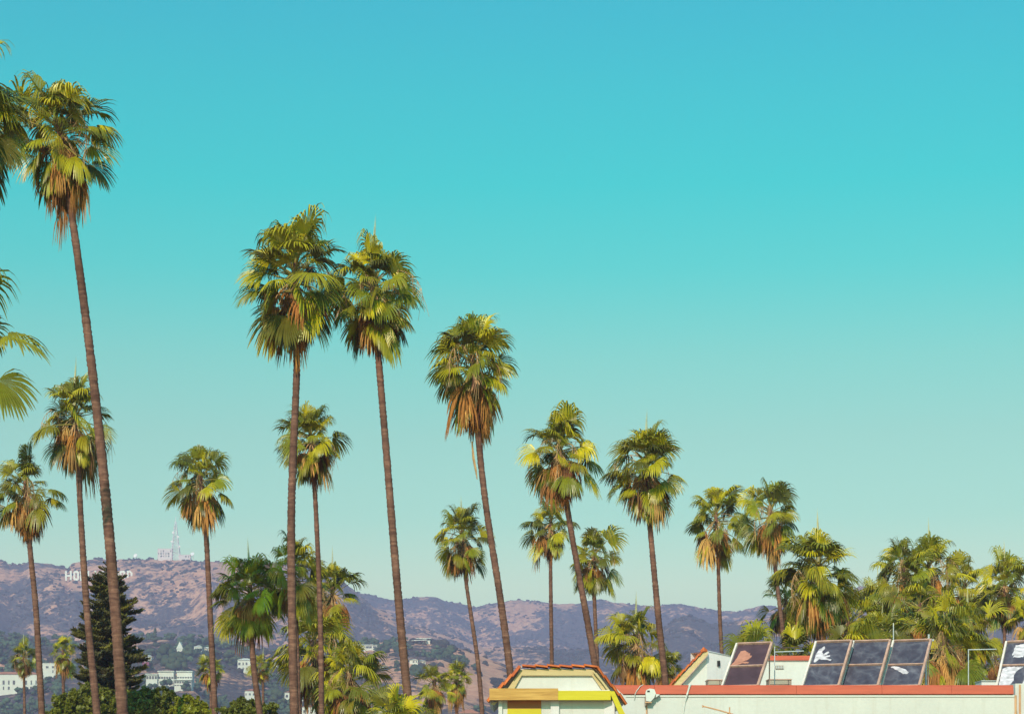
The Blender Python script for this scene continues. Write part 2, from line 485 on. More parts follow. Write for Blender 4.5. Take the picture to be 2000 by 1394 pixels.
def hit(px, py, y0=840., y1=5000.):
    """first distance at which the terrain covers photo pixel (px, py)"""
    Ys = np.arange(y0, y1, 6.0)
    z = terrain(np.full_like(Ys, px), Ys)
    ray = CZ + (HY - py) * Ys / F
    k = np.argmax(z >= ray)
    return float(Ys[k]) if z[k] >= ray[k] else None
def ground_z(px, Y):
    return float(terrain(np.array([float(px)]), np.array([float(Y)]))[0])

g = MB().add([(-3500, -200, 0), (3500, -200, 0), (3500, 6000, 0), (-3500, 6000, 0)], [(0, 1, 2, 3)])
props(g.build('ground', M['ground']), 'flat city ground below the palms', None, None, 'structure')

# chaparral bushes on the slopes
def ico():
    p = (1 + 5**0.5) / 2
    v = np.array([(-1,p,0),(1,p,0),(-1,-p,0),(1,-p,0),(0,-1,p),(0,1,p),(0,-1,-p),(0,1,-p),(p,0,-1),(p,0,1),(-p,0,-1),(-p,0,1)], float)
    v /= np.linalg.norm(v[0])
    f = np.array([(0,11,5),(0,5,1),(0,1,7),(0,7,10),(0,10,11),(1,5,9),(5,11,4),(11,10,2),(10,7,6),(7,1,8),
                  (3,9,4),(3,4,2),(3,2,6),(3,6,8),(3,8,9),(4,9,5),(2,4,11),(6,2,10),(8,6,7),(9,8,1)])
    return v, f
IV, IF = ico()
def ico2():
    v, f = [tuple(x) for x in IV], []
    cache = {}
    def midp(a, b):
        k = (min(a, b), max(a, b))
        if k not in cache:
            m = (np.array(v[a]) + np.array(v[b])); m /= np.linalg.norm(m)
            cache[k] = len(v); v.append(tuple(m))
        return cache[k]
    for a, b, c in IF:
        ab, bc, ca = midp(a, b), midp(b, c), midp(c, a)
        f += [(a, ab, ca), (b, bc, ab), (c, ca, bc), (ab, bc, ca)]
    return np.array(v), np.array(f)
IV2, IF2 = ico2()
rs = np.random.RandomState(3)
def blobs(P, S, V0=IV, F0=IF, jit=0.25, flat=0.75):
    n = len(P)
    d = V0[None] * (1 + jit * (rs.rand(n, len(V0), 1) * 2 - 1))
    v = P[:, None, :] + d * (S[:, None, None] * np.array([1, 1, flat]))
    f = F0[None] + (np.arange(n) * len(V0))[:, None, None]
    return v.reshape(-1, 3), f.reshape(-1, 3)
N = 60000
bu = rs.uniform(-250, 2250, N); bY = rs.uniform(1500, 4500, N)
bz = terrain(bu, bY)
bpy_ = HY - (bz - CZ) * F / bY
bm = bare_mask(bu, bY, bpy_)
bX = (bu - 1000) * bY / F
keep = (rs.rand(N) < np.clip(1.0 - 2.0 * bm, 0.05, 1)) & (fbm(bX/60., bY/60., 3, 303) > 0.46) & (bpy_ < 1400)
P = np.stack([bX, bY, bz + 0.4], -1)[keep][:26000]
S = rs.uniform(1.3, 4.0, len(P)) * (0.7 + 0.6 * rs.rand(len(P)))
v, f = blobs(P, S)
props(link('chaparral', np_mesh('chaparral', v, f, [M['chap']], False)), 'low dark brush dotting the hillsides', None, None, 'stuff')

# ------------------------------------------------------------------ hilltop sign, mast, buildings
def letter_strokes(ch, w, h, s):
    """list of xz polygons"""
    R = lambda x0, x1, z0, z1: [(x0, z0), (x1, z0), (x1, z1), (x0, z1)]
    if ch == 'H': return [R(0, s, 0, h), R(w-s, w, 0, h), R(s, w-s, h/2-s/2, h/2+s/2)]
    if ch == 'L': return [R(0, s, 0, h), R(s, w, 0, s)]
    if ch == 'O':
        c = s * 0.7
        return [[(0, c), (s, s*1.2), (s, h-s*1.2), (0, h-c)], [(w, c), (w, h-c), (w-s, h-s*1.2), (w-s, s*1.2)],
                [(0, c), (c, 0), (w-c, 0), (w, c), (w-s, s*1.2), (s, s*1.2)], [(0, h-c), (s, h-s*1.2), (w-s, h-s*1.2), (w, h-c), (w-c, h), (c, h)]]
    if ch == 'Y': return [R(w/2-s/2, w/2+s/2, 0, h*0.45), [(w/2-s/2, h*0.45), (w/2, h*0.45), (s, h), (0, h)], [(w/2, h*0.45), (w/2+s/2, h*0.45), (w, h), (w-s, h)]]
    if ch == 'W':
        return [[(w*.18, 0), (w*.30, 0), (s*.85, h), (0, h)], [(w*.18, 0), (w*.32, 0), (w*.56, h*.8), (w*.44, h*.8)],
                [(w*.68, 0), (w*.82, 0), (w*.56, h*.8), (w*.44, h*.8)], [(w*.70, 0), (w*.82, 0), (w, h), (w-s*.85, h)]]
    if ch == 'D': return [R(0, s, 0, h), [(s, 0), (w*.6, 0), (w, h*.25), (w-s, h*.32), (w*.55, s), (s, s)],
                          [(w, h*.25), (w, h*.75), (w-s, h*.68), (w-s, h*.32)], [(w, h*.75), (w*.6, h), (s, h), (s, h-s), (w*.55, h-s), (w-s, h*.68)]]
YS = hit(192, 1134, 2200) or 3250
sgn = thing('hillside_sign', (pxx(192, YS), YS, ground_z(192, YS)), 'big white block letters reading HOLLYWOOD high on the bare left hillside', 'sign')
mpx = YS / F
widths = [13, 11, 11, 11, 13, 18, 11, 11, 11]
gap = (131 - sum(widths)) / 8.0
xcur = 127.0
for i, (ch, wpx) in enumerate(zip('HOLLYWOOD', widths)):
    yb = 1133 + [0.2, -0.3, 0, 0.3, -0.2, 0.5, 0.2, -0.4, -0.8][i]
    x0, z0 = pxx(xcur, YS), pxz(yb, YS)
    dy = [0, 2, 1, 3, 2, 0, 2, 1, 3][i]
    m = MB()
    for poly in letter_strokes(ch, wpx * mpx, 19 * mpx, 3.6 * mpx):
        m.prism([(x0 + a, z0 + b) for a, b in poly], YS + dy, YS + dy + 0.8)
    L = m.build('letter', M['signwhite'], sgn)
    for q in (0.15, 0.85):
        p = MB()
        xx = x0 + wpx * mpx * q
        p.tube([(xx, YS + dy + 1.5, z0 + 16 * mpx), (xx, YS + dy + 1.5, z0 - 6)], 0.35, 5)
        p.build('post', M['darkmetal'], L)
    xcur += wpx + gap

YT = 3405.0
k = YT / F
tz = ground_z(343, YT)
tw = thing('radio_mast', (pxx(343, YT), YT, tz), 'tall pale lattice radio mast on top of the left ridge', 'radio tower')
x0 = pxx(343, YT); H = (1093 - 1012) * k
hw = lambda t: (9.0 * (1 - t)**1.1 + 0.7) * k
leg_pts = lambda sx, sy: [(x0 + sx*hw(t), YT + sy*hw(t), tz - 2 + (H + 2)*t) for t in (0, .25, .5, .75, .93)]
for sx in (-1, 1):
    for sy in (-1, 1):
        MB().tube(leg_pts(sx, sy), [0.55, 0.5, 0.45, 0.4, 0.3], 5).build('mast_leg', M['towerw'], tw)
m, m2 = MB(), MB()
for i in range(13):
    t0, t1 = i/14., (i+1)/14.
    for (ax, ay, bx, by) in ((-1,-1,1,-1), (-1,1,1,1), (-1,-1,-1,1), (1,-1,1,1)):
        A0 = (x0+ax*hw(t0), YT+ay*hw(t0), tz+H*t0); B1 = (x0+bx*hw(t1), YT+by*hw(t1), tz+H*t1)
        A1 = (x0+ax*hw(t1), YT+ay*hw(t1), tz+H*t1); B0 = (x0+bx*hw(t0), YT+by*hw(t0), tz+H*t0)
        (m if i % 4 < 2 else m2).tube([A0, B1], 0.24, 4).tube([B0, A1], 0.24, 4).tube([A1, B1], 0.24, 4)
o = m.build('lattice_bracing', M['towerw'], tw); o['kind'] = 'stuff'
o = m2.build('lattice_bracing', M['towerr'], tw); o['kind'] = 'stuff'
MB().tube([(x0, YT, tz+H*.9), (x0, YT, tz+H*1.06)], [0.6, 0.3], 6).build('antenna_tip', M['towerw'], tw)
for t, a in ((.45, -1), (.56, 1), (.66, -1), (.33, 1)):
    MB().tube([(x0 + a*hw(t)*1.2, YT-4, tz+H*t), (x0 + a*hw(t)*1.2, YT-2.2, tz+H*t)], [1.9, 1.0], 10).build('dish', M['towerw'], tw)

def far_box_house(name, px0, px1, py0, py1, Y, label, cat, wall, roof=None, roofh=3, wins=(), depth=10., gable=False, over=0.6, group=None):
    """house with its own wall, roof and windows; wins: rows of (py0, py1, n, fill)"""
    x0, x1 = pxx(px0, Y), pxx(px1, Y)
    z1, z0 = pxz(py0, Y), pxz(py1, Y)
    gz = min(ground_z(px0, Y), ground_z(px1, Y), z0) - 2
    t = thing(name, ((x0+x1)/2, Y, gz), label, cat, group)
    MB().box(x0, x1, Y, Y+depth, gz, z1).build('wall', wall, t)
    k = Y / F
    if roof is not None:
        if gable:
            MB().prism([(x0-over, z1-.01), (x1+over, z1-.01), ((x0+x1)/2, z1+roofh*k)], Y-over, Y+depth+over).build('roof', roof, t)
        else:
            a = [(x0-over, Y-over, z1), (x1+over, Y-over, z1), (x1+over, Y+depth+over, z1), (x0-over, Y+depth+over, z1)]
            q = min((x1-x0)*.35, depth*.45)
            b = [(x0+q, Y+depth*.45, z1+roofh*k), (x1-q, Y+depth*.45, z1+roofh*k), (x1-q, Y+depth*.55, z1+roofh*k), (x0+q, Y+depth*.55, z1+roofh*k)]
            MB().add(a + b, [(0,3,2,1),(4,5,6,7),(0,1,5,4),(1,2,6,5),(2,3,7,6),(3,0,4,7)]).build('roof', roof, t)
    else:
        MB().box(x0-.3, x1+.3, Y-.3, Y+depth+.3, z1, z1+.35).build('roof_slab', M['roofpale'], t)
    for (a, b, n, fill) in wins:
        st = (x1-x0)/n
        for i in range(n):
            if rs.rand() < .28: continue
            c = x0 + st*(i+.5+rs.uniform(-.15, .15))
            hw_ = st*fill/2*rs.uniform(.6, 1.5)
            w = MB().box(c-hw_, c+hw_, Y-.06, Y+.1, pxz(b, Y), pxz(a, Y)).build('window', M['glassdark'], t)
            MB().box(c-hw_-.12, c+hw_+.12, Y-.2, Y-.061, pxz(b, Y)-.18, pxz(b, Y)-.02).build('sill', M['trim'], w)
    return t

far_box_house('mast_station', 308, 336, 1071, 1090, 3398, 'white gridded equipment building beside the radio mast', 'building', M['towerr'], None, wins=[(1074,1077,6,.45),(1079,1082,6,.45),(1084,1087,6,.45)])
far_box_house('equipment_shed', 349, 372, 1083, 1090, 3396, 'low pale shed between the radio mast and the ridge dish', 'shed', M['towerr'], None, wins=[(1085,1088,4,.4)])
for px, py, lab in ((266, 1086, 'small white dish on a post on the ridge right of the hillside letters'), (377, 1083, 'white dish tilted up on the ridge right of the radio mast')):
    Yd = 3402.; kk = Yd / F
    gz = ground_z(px, Yd)
    d = thing('ridge_dish', (pxx(px, Yd), Yd, gz), lab, 'dish antenna')
    c = at(px, py, Yd)
    MB().tube([(c.x, Yd, gz-1), (c.x, Yd, c.z)], 0.5, 6).build('post', M['towerr'], d)
    MB().tube([c + Vector((-.9, -2.4, 1.2)), c + Vector((-.45, -1.2, .6)), c], [4.2*kk, 3.4*kk, 0.6*kk], 12).build('dish_bowl', M['towerw'], d)

# ------------------------------------------------------------------ hillside houses
W, CRM = M['housewhite'], M['housecream']
def hy(px, py, dflt=1500.): return hit(px, py, 840., 2400.) or dflt
far_box_house('hillside_house', -20, 76, 1316, 1350, hy(40,1350)-8, 'long white villa with terracotta roof at far left edge', 'house', W, M['roofred'], 6, [(1328,1336,9,.35),(1340,1346,9,.35)], 14)
far_box_house('hillside_house', 80, 116, 1295, 1322, hy(98,1322)-6, 'tall white block house left of the small palm by the conifer', 'house', W, None, wins=[(1300,1304,4,.4),(1308,1313,4,.4)])
far_box_house('hillside_house', 160, 184, 1315, 1325, hy(170,1325)-6, 'low cream house glimpsed left of the conifer base', 'house', CRM, None, wins=[(1318,1322,4,.5)])
far_box_house('hillside_house', 282, 296, 1281, 1290, hy(288,1296)-6, 'small white house with plum awning right of the conifer', 'house', W, M['roofpale'], 3, [(1284,1287,2,.5)])
MB().box(pxx(281, 1480), pxx(294, 1480), 1474, 1480, pxz(1299, 1480), pxz(1293, 1480)).build('awning', M['plum'], bpy.data.objects['hillside_house.003'])
Yh = hy(330, 1345) - 6
t = thing('terrace_house', (pxx(330, Yh), Yh, pxz(1345, Yh) - 4), 'long white modernist house with stepped flat roofs above the green bushes', 'house')
def blk(a, b, c, d, dy, wins):
    x0, x1 = pxx(a, Yh), pxx(b, Yh)
    Yf = Yh + dy
    w = MB().box(x0, x1, Yf, Yf+9, pxz(d, Yh)-4, pxz(c, Yh)).build('wall', W, t)
    MB().box(x0-.4, x1+.4, Yf-.9, Yf+9.4, pxz(c, Yh), pxz(c, Yh)+.5).build('roof_slab', M['roofpale'], t)
    for (p, q, n) in wins:
        st = (x1-x0)/n
        for i in range(n):
            MB().box(x0+st*(i+.12), x0+st*(i+.88), Yf-.05, Yf+.1, pxz(q, Yh), pxz(p, Yh)).build('window', M['glassdark'], t)
blk(284, 306, 1316, 1332, 2, [(1319, 1325, 4)])
blk(307, 337, 1310, 1328, 4, [(1320, 1324, 6)])
blk(343, 373, 1310, 1326, 5, [(1320, 1323, 6)])
blk(342, 375, 1328, 1346, -3, [(1330, 1334, 7), (1337, 1339, 7)])
far_box_house('hillside_house', 345, 357, 1266, 1276, hy(350,1276)-6, 'white A-frame cottage between two round dark trees', 'cottage', W, M['roofpale'], 14, [(1269,1273,1,.5)], 9, True, .3)
far_box_house('hillside_house', 379, 394, 1262, 1274, hy(386,1274)-6, 'pale house high on the wooded rise with tall chimney block', 'house', W, M['roofpale'], 3, [(1265,1269,3,.4)])
far_box_house('hillside_house', 397, 413, 1265, 1275, hy(404,1275)-6, 'pale house just above the small palm crown', 'house', CRM, M['roofpale'], 3, [(1267,1271,3,.4)])
far_box_house('hillside_house', 464, 492, 1288, 1313, hy(478,1313)-6, 'white two-storey house left of the shaded palm trunk', 'house', W, M['roofpale'], 4, [(1293,1298,4,.4),(1303,1308,4,.4)])
far_box_house('hillside_house', 536, 556, 1294, 1305, hy(546,1305)-6, 'white flat house right of the shaded palm trunk', 'house', W, None, wins=[(1297,1301,4,.5)])
far_box_house('hillside_house', 556, 620, 1351, 1368, hy(585,1368)-6, 'white house with pink tile roof behind the tallest centre trunk', 'house', W, M['roofred'], 4, [(1356,1361,7,.4)])
far_box_house('hillside_house', 590, 622, 1379, 1400, 1120, 'white house with red roof edge at the bottom of the picture', 'house', W, M['roofred'], 3, [(1386,1391,4,.4)])
far_box_house('hillside_house', 478, 505, 1348, 1362, hy(490,1362)-6, 'white house with faded pink roof low among hillside trees', 'house', W, M['roofred'], 4, [(1353,1357,4,.4)])
far_box_house('hillside_house', 676, 742, 1259, 1268, hy(700,1272)-6, 'long low pale house on the near ridge behind the thatched palm', 'house', W, M['roofpale'], 2, [(1261,1265,9,.6)])
Yr_ = 1735.
t = thing('ridge_villa', (pxx(820, Yr_), Yr_, pxz(1256, Yr_)-3), 'white modern villa with long cantilever roof on the near ridge crest', 'house')
MB().box(pxx(806,Yr_), pxx(840,Yr_), Yr_, Yr_+10, pxz(1258,Yr_)-4, pxz(1249,Yr_)).build('wall', W, t)
MB().prism([(pxx(796,Yr_), pxz(1252.2,Yr_)), (pxx(834,Yr_), pxz(1250.4,Yr_)), (pxx(834,Yr_), pxz(1248.8,Yr_)), (pxx(796,Yr_), pxz(1251.4,Yr_))], Yr_-5, Yr_+9).build('deck_roof', M['trim'], t)
MB().box(pxx(812,Yr_), pxx(842,Yr_), Yr_-2, Yr_+10.5, pxz(1246.9,Yr_), pxz(1245.9,Yr_)).build('roof_slab', M['trim'], t)
for i in range(7):
    MB().box(pxx(807+i*3.4,Yr_), pxx(809.8+i*3.4,Yr_), Yr_-.06, Yr_+.1, pxz(1255,Yr_), pxz(1252.8,Yr_)).build('window', M['glassdark'], t)
far_box_house('hillside_house', 800, 816, 1288, 1295, hy(808,1295)-6, 'white cottage on the slope right of the tall leaning trunk', 'cottage', W, M['roofpale'], 2, [(1290,1293,3,.5)])
far_box_house('hillside_house', 818, 831, 1290, 1298, hy(824,1298)-6, 'second pale cottage just below the ridge villa', 'cottage', CRM, M['roofpale'], 2, [(1292,1295,2,.5)])
far_box_house('hillside_house', 896, 934, 1392, 1410, 1000, 'house with red hip roof peeping up beside the tiled gable', 'house', CRM, M['roofred'], 8, [(1396,1401,4,.4)])
far_box_house('hillside_house', 455, 466, 1370, 1376, 1080, 'tiny white hut among the hillside trees', 'hut', W, None)
far_box_house('hillside_house', 742, 756, 1300, 1306, hy(749,1306)-6, 'pale bungalow left of the leaning tall trunk', 'bungalow', W, M['roofpale'], 2, [(1302,1304,3,.5)])

# ------------------------------------------------------------------ hillside trees
def far_tree(px, pyb, wpx, hpx, label, shape='round', Y=None):
    Y = Y or hit(px, pyb, 840., 2400.) or 1500.
    k = Y / F
    base = Vector((pxx(px, Y), Y, pxz(pyb, Y) - 1.0))
    t = thing('cypress_tree' if shape == 'cone' else 'hillside_tree', base, label, 'tree', 'trees on the hillside')
    MB().tube([base, base + Vector((0, 0, hpx*k*.5))], [0.5, 0.3], 6).build('trunk', M['bark'], t)
    n = 26
    P, S = [], []
    for i in range(n):
        a = rs.rand() * 6.283; zz = rs.rand()
        if shape == 'cone': r = (1 - zz) * wpx*k*.42 * (0.4 + .6*rs.rand()); s = (0.25 + .3*(1-zz)) * wpx*k*.55
        else: r = math.sin(math.pi*(.15+.8*zz)) * wpx*k*.36 * math.sqrt(rs.rand()); s = wpx*k*rs.uniform(.13, .24)
        P.append((base.x + r*math.cos(a), base.y + r*math.sin(a), base.z + hpx*k*(.12 + .82*zz))); S.append(s)
    v, f = blobs(np.array(P), np.array(S), IV2, IF2, 0.28, 0.85)
    o = link('crown', np_mesh('crown', v - np.array(base), f, [M['fartree']]), t)
for a in [(303, 1264, 15, 42, 'narrow dark cypress standing at the top of the wooded slope', 'cone'),
          (325, 1302, 44, 48, 'broad round tree below the narrow cypress'),
          (369, 1285, 24, 27, 'round tree right of the A-frame cottage'),
          (345, 1308, 54, 34, 'wide dark tree just above the long modernist house'),
          (450, 1300, 26, 36, 'dark tree left of the white two-storey house'),
          (292, 1310, 20, 22, 'small tree beside the house with the plum awning'),
          (404, 1384, 30, 22, 'bright green round tree near the foot of the slope'),
          (540, 1388, 40, 42, 'dense teal tree left of the tallest centre trunk'),
          (880, 1290, 30, 30, 'dark tree at the edge of the bare brown slope'),
          (760, 1264, 30, 18, 'low tree beside the ridge villa terrace'),
          (815, 1322, 40, 26, 'spreading tree under the two slope cottages'),
          (775, 1312, 16, 26, 'slim tree between bungalow and leaning trunk')]:
    far_tree(*a)
P, S = [], []
for i in range(3400):
    u = rs.uniform(-150, 1000); Yq = rs.uniform(880, 1800)
    z = ground_z(u, Yq) if False else None
    P.append((u, Yq)); 
P = np.array(P)
pz = terrain(P[:, 0], P[:, 1])
pp = HY - (pz - CZ) * F / P[:, 1]
px_ = (P[:, 0]-1000)*P[:, 1]/F
dens = fbm(px_/50., P[:, 1]/90., 3, 411)
lim = np.where(P[:, 0] < 640, 0.36, np.where(P[:, 0] < 880, 0.52, 0.62))
kp = (dens > lim) & (pp > 1244)
Q = np.stack([px_, P[:, 1], pz], -1)[kp]
ctr, siz = [], []
for q in Q:
    R = rs.uniform(2.2, 5.2)
    for j in range(9):
        a = rs.rand()*6.283; r = R*.62*math.sqrt(rs.rand())
        ctr.append((q[0]+r*math.cos(a), q[1]+r*math.sin(a), q[2]+R*rs.uniform(.25, 1.25))); siz.append(R*rs.uniform(.28, .5))
v, f = blobs(np.array(ctr), np.array(siz), IV, IF, .3, .85)
props(link('hillside_wood', np_mesh('hillside_wood', v, f, [M['farwood']])), 'hazy wood of small trees covering the lower slopes', None, None, 'stuff')

# ------------------------------------------------------------------ palm meshes
def frond_mesh(name, e_deg, rng, dead=False):
    m = MB()
    e = math.radians(e_deg)
    Lp = ((0.78 + .22*max(0, 1 - abs(e_deg - 8)/50.)) if not dead else 0.74) * rng.uniform(.9, 1.08)
    p = Vector((0, 0, 0)); pts = [p.copy()]
    arch = math.radians(rng.uniform(10, 22)) if not dead else math.radians(30)
    if e_deg > 30: arch *= max(.15, 1 - (e_deg - 30)/60.)
    if e_deg < -50: arch *= .3
    hi = max(0., min(1., (e_deg - 10)/60.))
    steps = 4
    pe = e
    for i in range(steps):
        p = p + Vector((math.cos(pe), 0, math.sin(pe))) * (Lp/steps)
        pts.append(p.copy())
        pe -= arch / steps
    m.tube(pts, [0.040, 0.030, 0.024, 0.020, 0.014], 4, 0)
    d = Vector((math.cos(pe), 0, math.sin(pe))); s = Vector((0, 1, 0)); n = Vector((-math.sin(pe), 0, math.cos(pe)))
    roll = math.radians(rng.uniform(-60, 60))
    s, n = s*math.cos(roll) + n*math.sin(roll), n*math.cos(roll) - s*math.sin(roll)
    hub = p
    if not dead:
        Nn, span = 34, math.radians(rng.uniform(82, 108))
        R0, kd, fuse = 1.02*rng.uniform(.9, 1.08), rng.uniform(1.6, 3.6)*(1 - .25*hi)*(.62 if -15 < e_deg < 45 else 1), rng.uniform(.62, .72)
        fold = rng.uniform(-.25, .8)
    else:
        Nn, span = 16, math.radians(rng.uniform(35, 75))
        R0, kd, fuse = 1.0*rng.uniform(.85, 1.15), 3.2, .50
        fold = rng.uniform(-.3, .3)
    ts = [0.04, .28, .5, .67, .8, .91, 1.0]
    dphi = 2*span/Nn
    for k in range(Nn):
        ph = -span + dphi*(k+.5)
        if dead: ph += rng.uniform(-.12, .12)
        R = R0*(1 - .28*(abs(ph)/2.0)**1.6)*rng.uniform(.86, 1.08)
        if rng.random() < .10: R *= .75
        dir0 = d*math.cos(ph) + s*math.sin(ph) + n*(fold*abs(math.sin(ph)))
        dir0.normalize()
        wd = (-d*math.sin(ph) + s*math.cos(ph)).normalized()
        up = dir0.cross(wd)
        if up.dot(n) < 0: up = -up
        kk = kd*rng.uniform(.75, 1.3)
        q = hub + dir0*(R*ts[0]); r_prev = ts[0]
        rows = []
        for j, t in enumerate(ts):
            if j:
                g0 = .38 + (.16*hi if not dead else 0)
                g = max(0.0, t - g0)/(1 - g0)
                dj = dir0 + Vector((0, 0, -1))*(kk*g**1.1 + (.16*(1 - .8*hi) if not dead else .9*t))
                if dead: dj += Vector((rng.uniform(-.3, .3), rng.uniform(-.3, .3), 0))
                dj.normalize()
                q = q + dj*(R*(t - ts[j-1]))
            half = math.tan(dphi/2)*R*min(t, fuse)*(1.04 if t <= fuse else 1.0)
            if t > fuse: half *= max(.03, (1 - (t-fuse)/(1-fuse))**.6)*.92
            rows.append((q - wd*half, q + up*half*.6, q + wd*half))
        vs = [x for r in rows for x in r]
        fs = []
        for j in range(len(rows)-1):
            b = 3*j
            fs += [(b, b+1, b+4, b+3), (b+1, b+2, b+5, b+4)]
        m.add(vs, fs, 1)
    me = m.mesh(name, [M['stalk'] if dead else M['petiole'], M['dead'] if dead else M['frond']])
    return me
ELS = [84, 68, 52, 36, 20, 4, -12, -28, -44, -60, -74]
frng = random.Random(11)
FR = {e: [frond_mesh('frond', e, frng) for _ in range(5)] for e in ELS}
DEL = [-35, -55, -75]
DF = {e: [frond_mesh('dead_frond', e, frng, True) for _ in range(6)] for e in DEL}
def stalk_mesh():
    m = MB()
    r = frng
    L = r.uniform(1.5, 2.1)
    pts = [Vector((0, 0, 0))]; a = math.radians(r.uniform(30, 60)); p = Vector((0, 0, 0))
    for i in range(9):
        p = p + Vector((math.cos(a), 0, math.sin(a)))*(L/9); pts.append(p.copy()); a -= math.radians(r.uniform(13, 20))
    m.tube(pts, [.016*(1-i/14.) for i in range(10)], 4)
    for i in range(3, 10):
        for q in range(3):
            b = pts[i]; l = r.uniform(.3, .7)
            x, y = r.uniform(-.25, .25), r.uniform(-.25, .25)
            m.tube([b, b + Vector((x*.5, y*.5, -l*.4)), b + Vector((x, y, -l))], [.008, .006, .004], 3, cap=False)
    return m.mesh('flower_stalk', [M['stalk']])
ST = [stalk_mesh() for _ in range(4)]
sp = MB()
for k in range(5):
    w = .03
    a = k*1.256
    sp.add([(0.05*math.cos(a), .05*math.sin(a), 0), (0.05*math.cos(a+1.2), .05*math.sin(a+1.2), 0), (.035*math.cos(a+.6), .035*math.sin(a+.6), .9), (.01*math.cos(a), .01*math.sin(a), 1.75+.1*k), ], [(0, 1, 2), (0, 2, 3), (1, 3, 2)])
SPEAR = sp.mesh('spear_leaf', [M['spear']])

def trunk_mesh(pts, rad, base, rng, ring=0.16, sides=10):
    """pts: world polyline from ground up with radii; closely ringed by leaf scars"""
    P = [Vector(p) - base for p in pts]
    cum = [0.0]
    for a, b in zip(P, P[1:]): cum.append(cum[-1] + (b-a).length)
    n = max(8, int(cum[-1]/ring))
    tt = np.linspace(0, cum[-1], n*2+1)
    # smooth the polyline
    X = np.array([list(p) for p in P])
    fine = np.linspace(0, cum[-1], 160)
    cu = np.array(cum)
    F_ = np.stack([np.interp(fine, cu, X[:, i]) for i in range(3)], -1)
    ker = np.hanning(41); ker /= ker.sum()
    pad = np.pad(F_, ((20, 20), (0, 0)), mode='reflect', reflect_type='odd')
    Sm = np.stack([np.convolve(pad[:, i], ker, 'valid') for i in range(3)], -1)
    C = np.stack([np.interp(tt, fine, Sm[:, i]) for i in range(3)], -1)
    Rr = np.interp(tt, cu, np.array(rad))
    vs = []
    w = np.linspace(0, 2*math.pi, sides, endpoint=False)
    for i in range(len(tt)):
        r = Rr[i]*(1.04 if i % 2 else .96)*rng.uniform(.94, 1.06)
        for k in w:
            vs.append((C[i, 0] + r*math.cos(k)*rng.uniform(.98, 1.02), C[i, 1] + r*math.sin(k), C[i, 2] + rng.uniform(-.015, .015)))
    fs = []
    for i in range(len(tt)-1):
        for k in range(sides):
            k2 = (k+1) % sides
            fs.append((i*sides+k, i*sides+k2, (i+1)*sides+k2, (i+1)*sides+k))
    fs2 = np.array(fs)
    return np_mesh('trunk', np.array(vs), fs2, [M['trunk']], False)

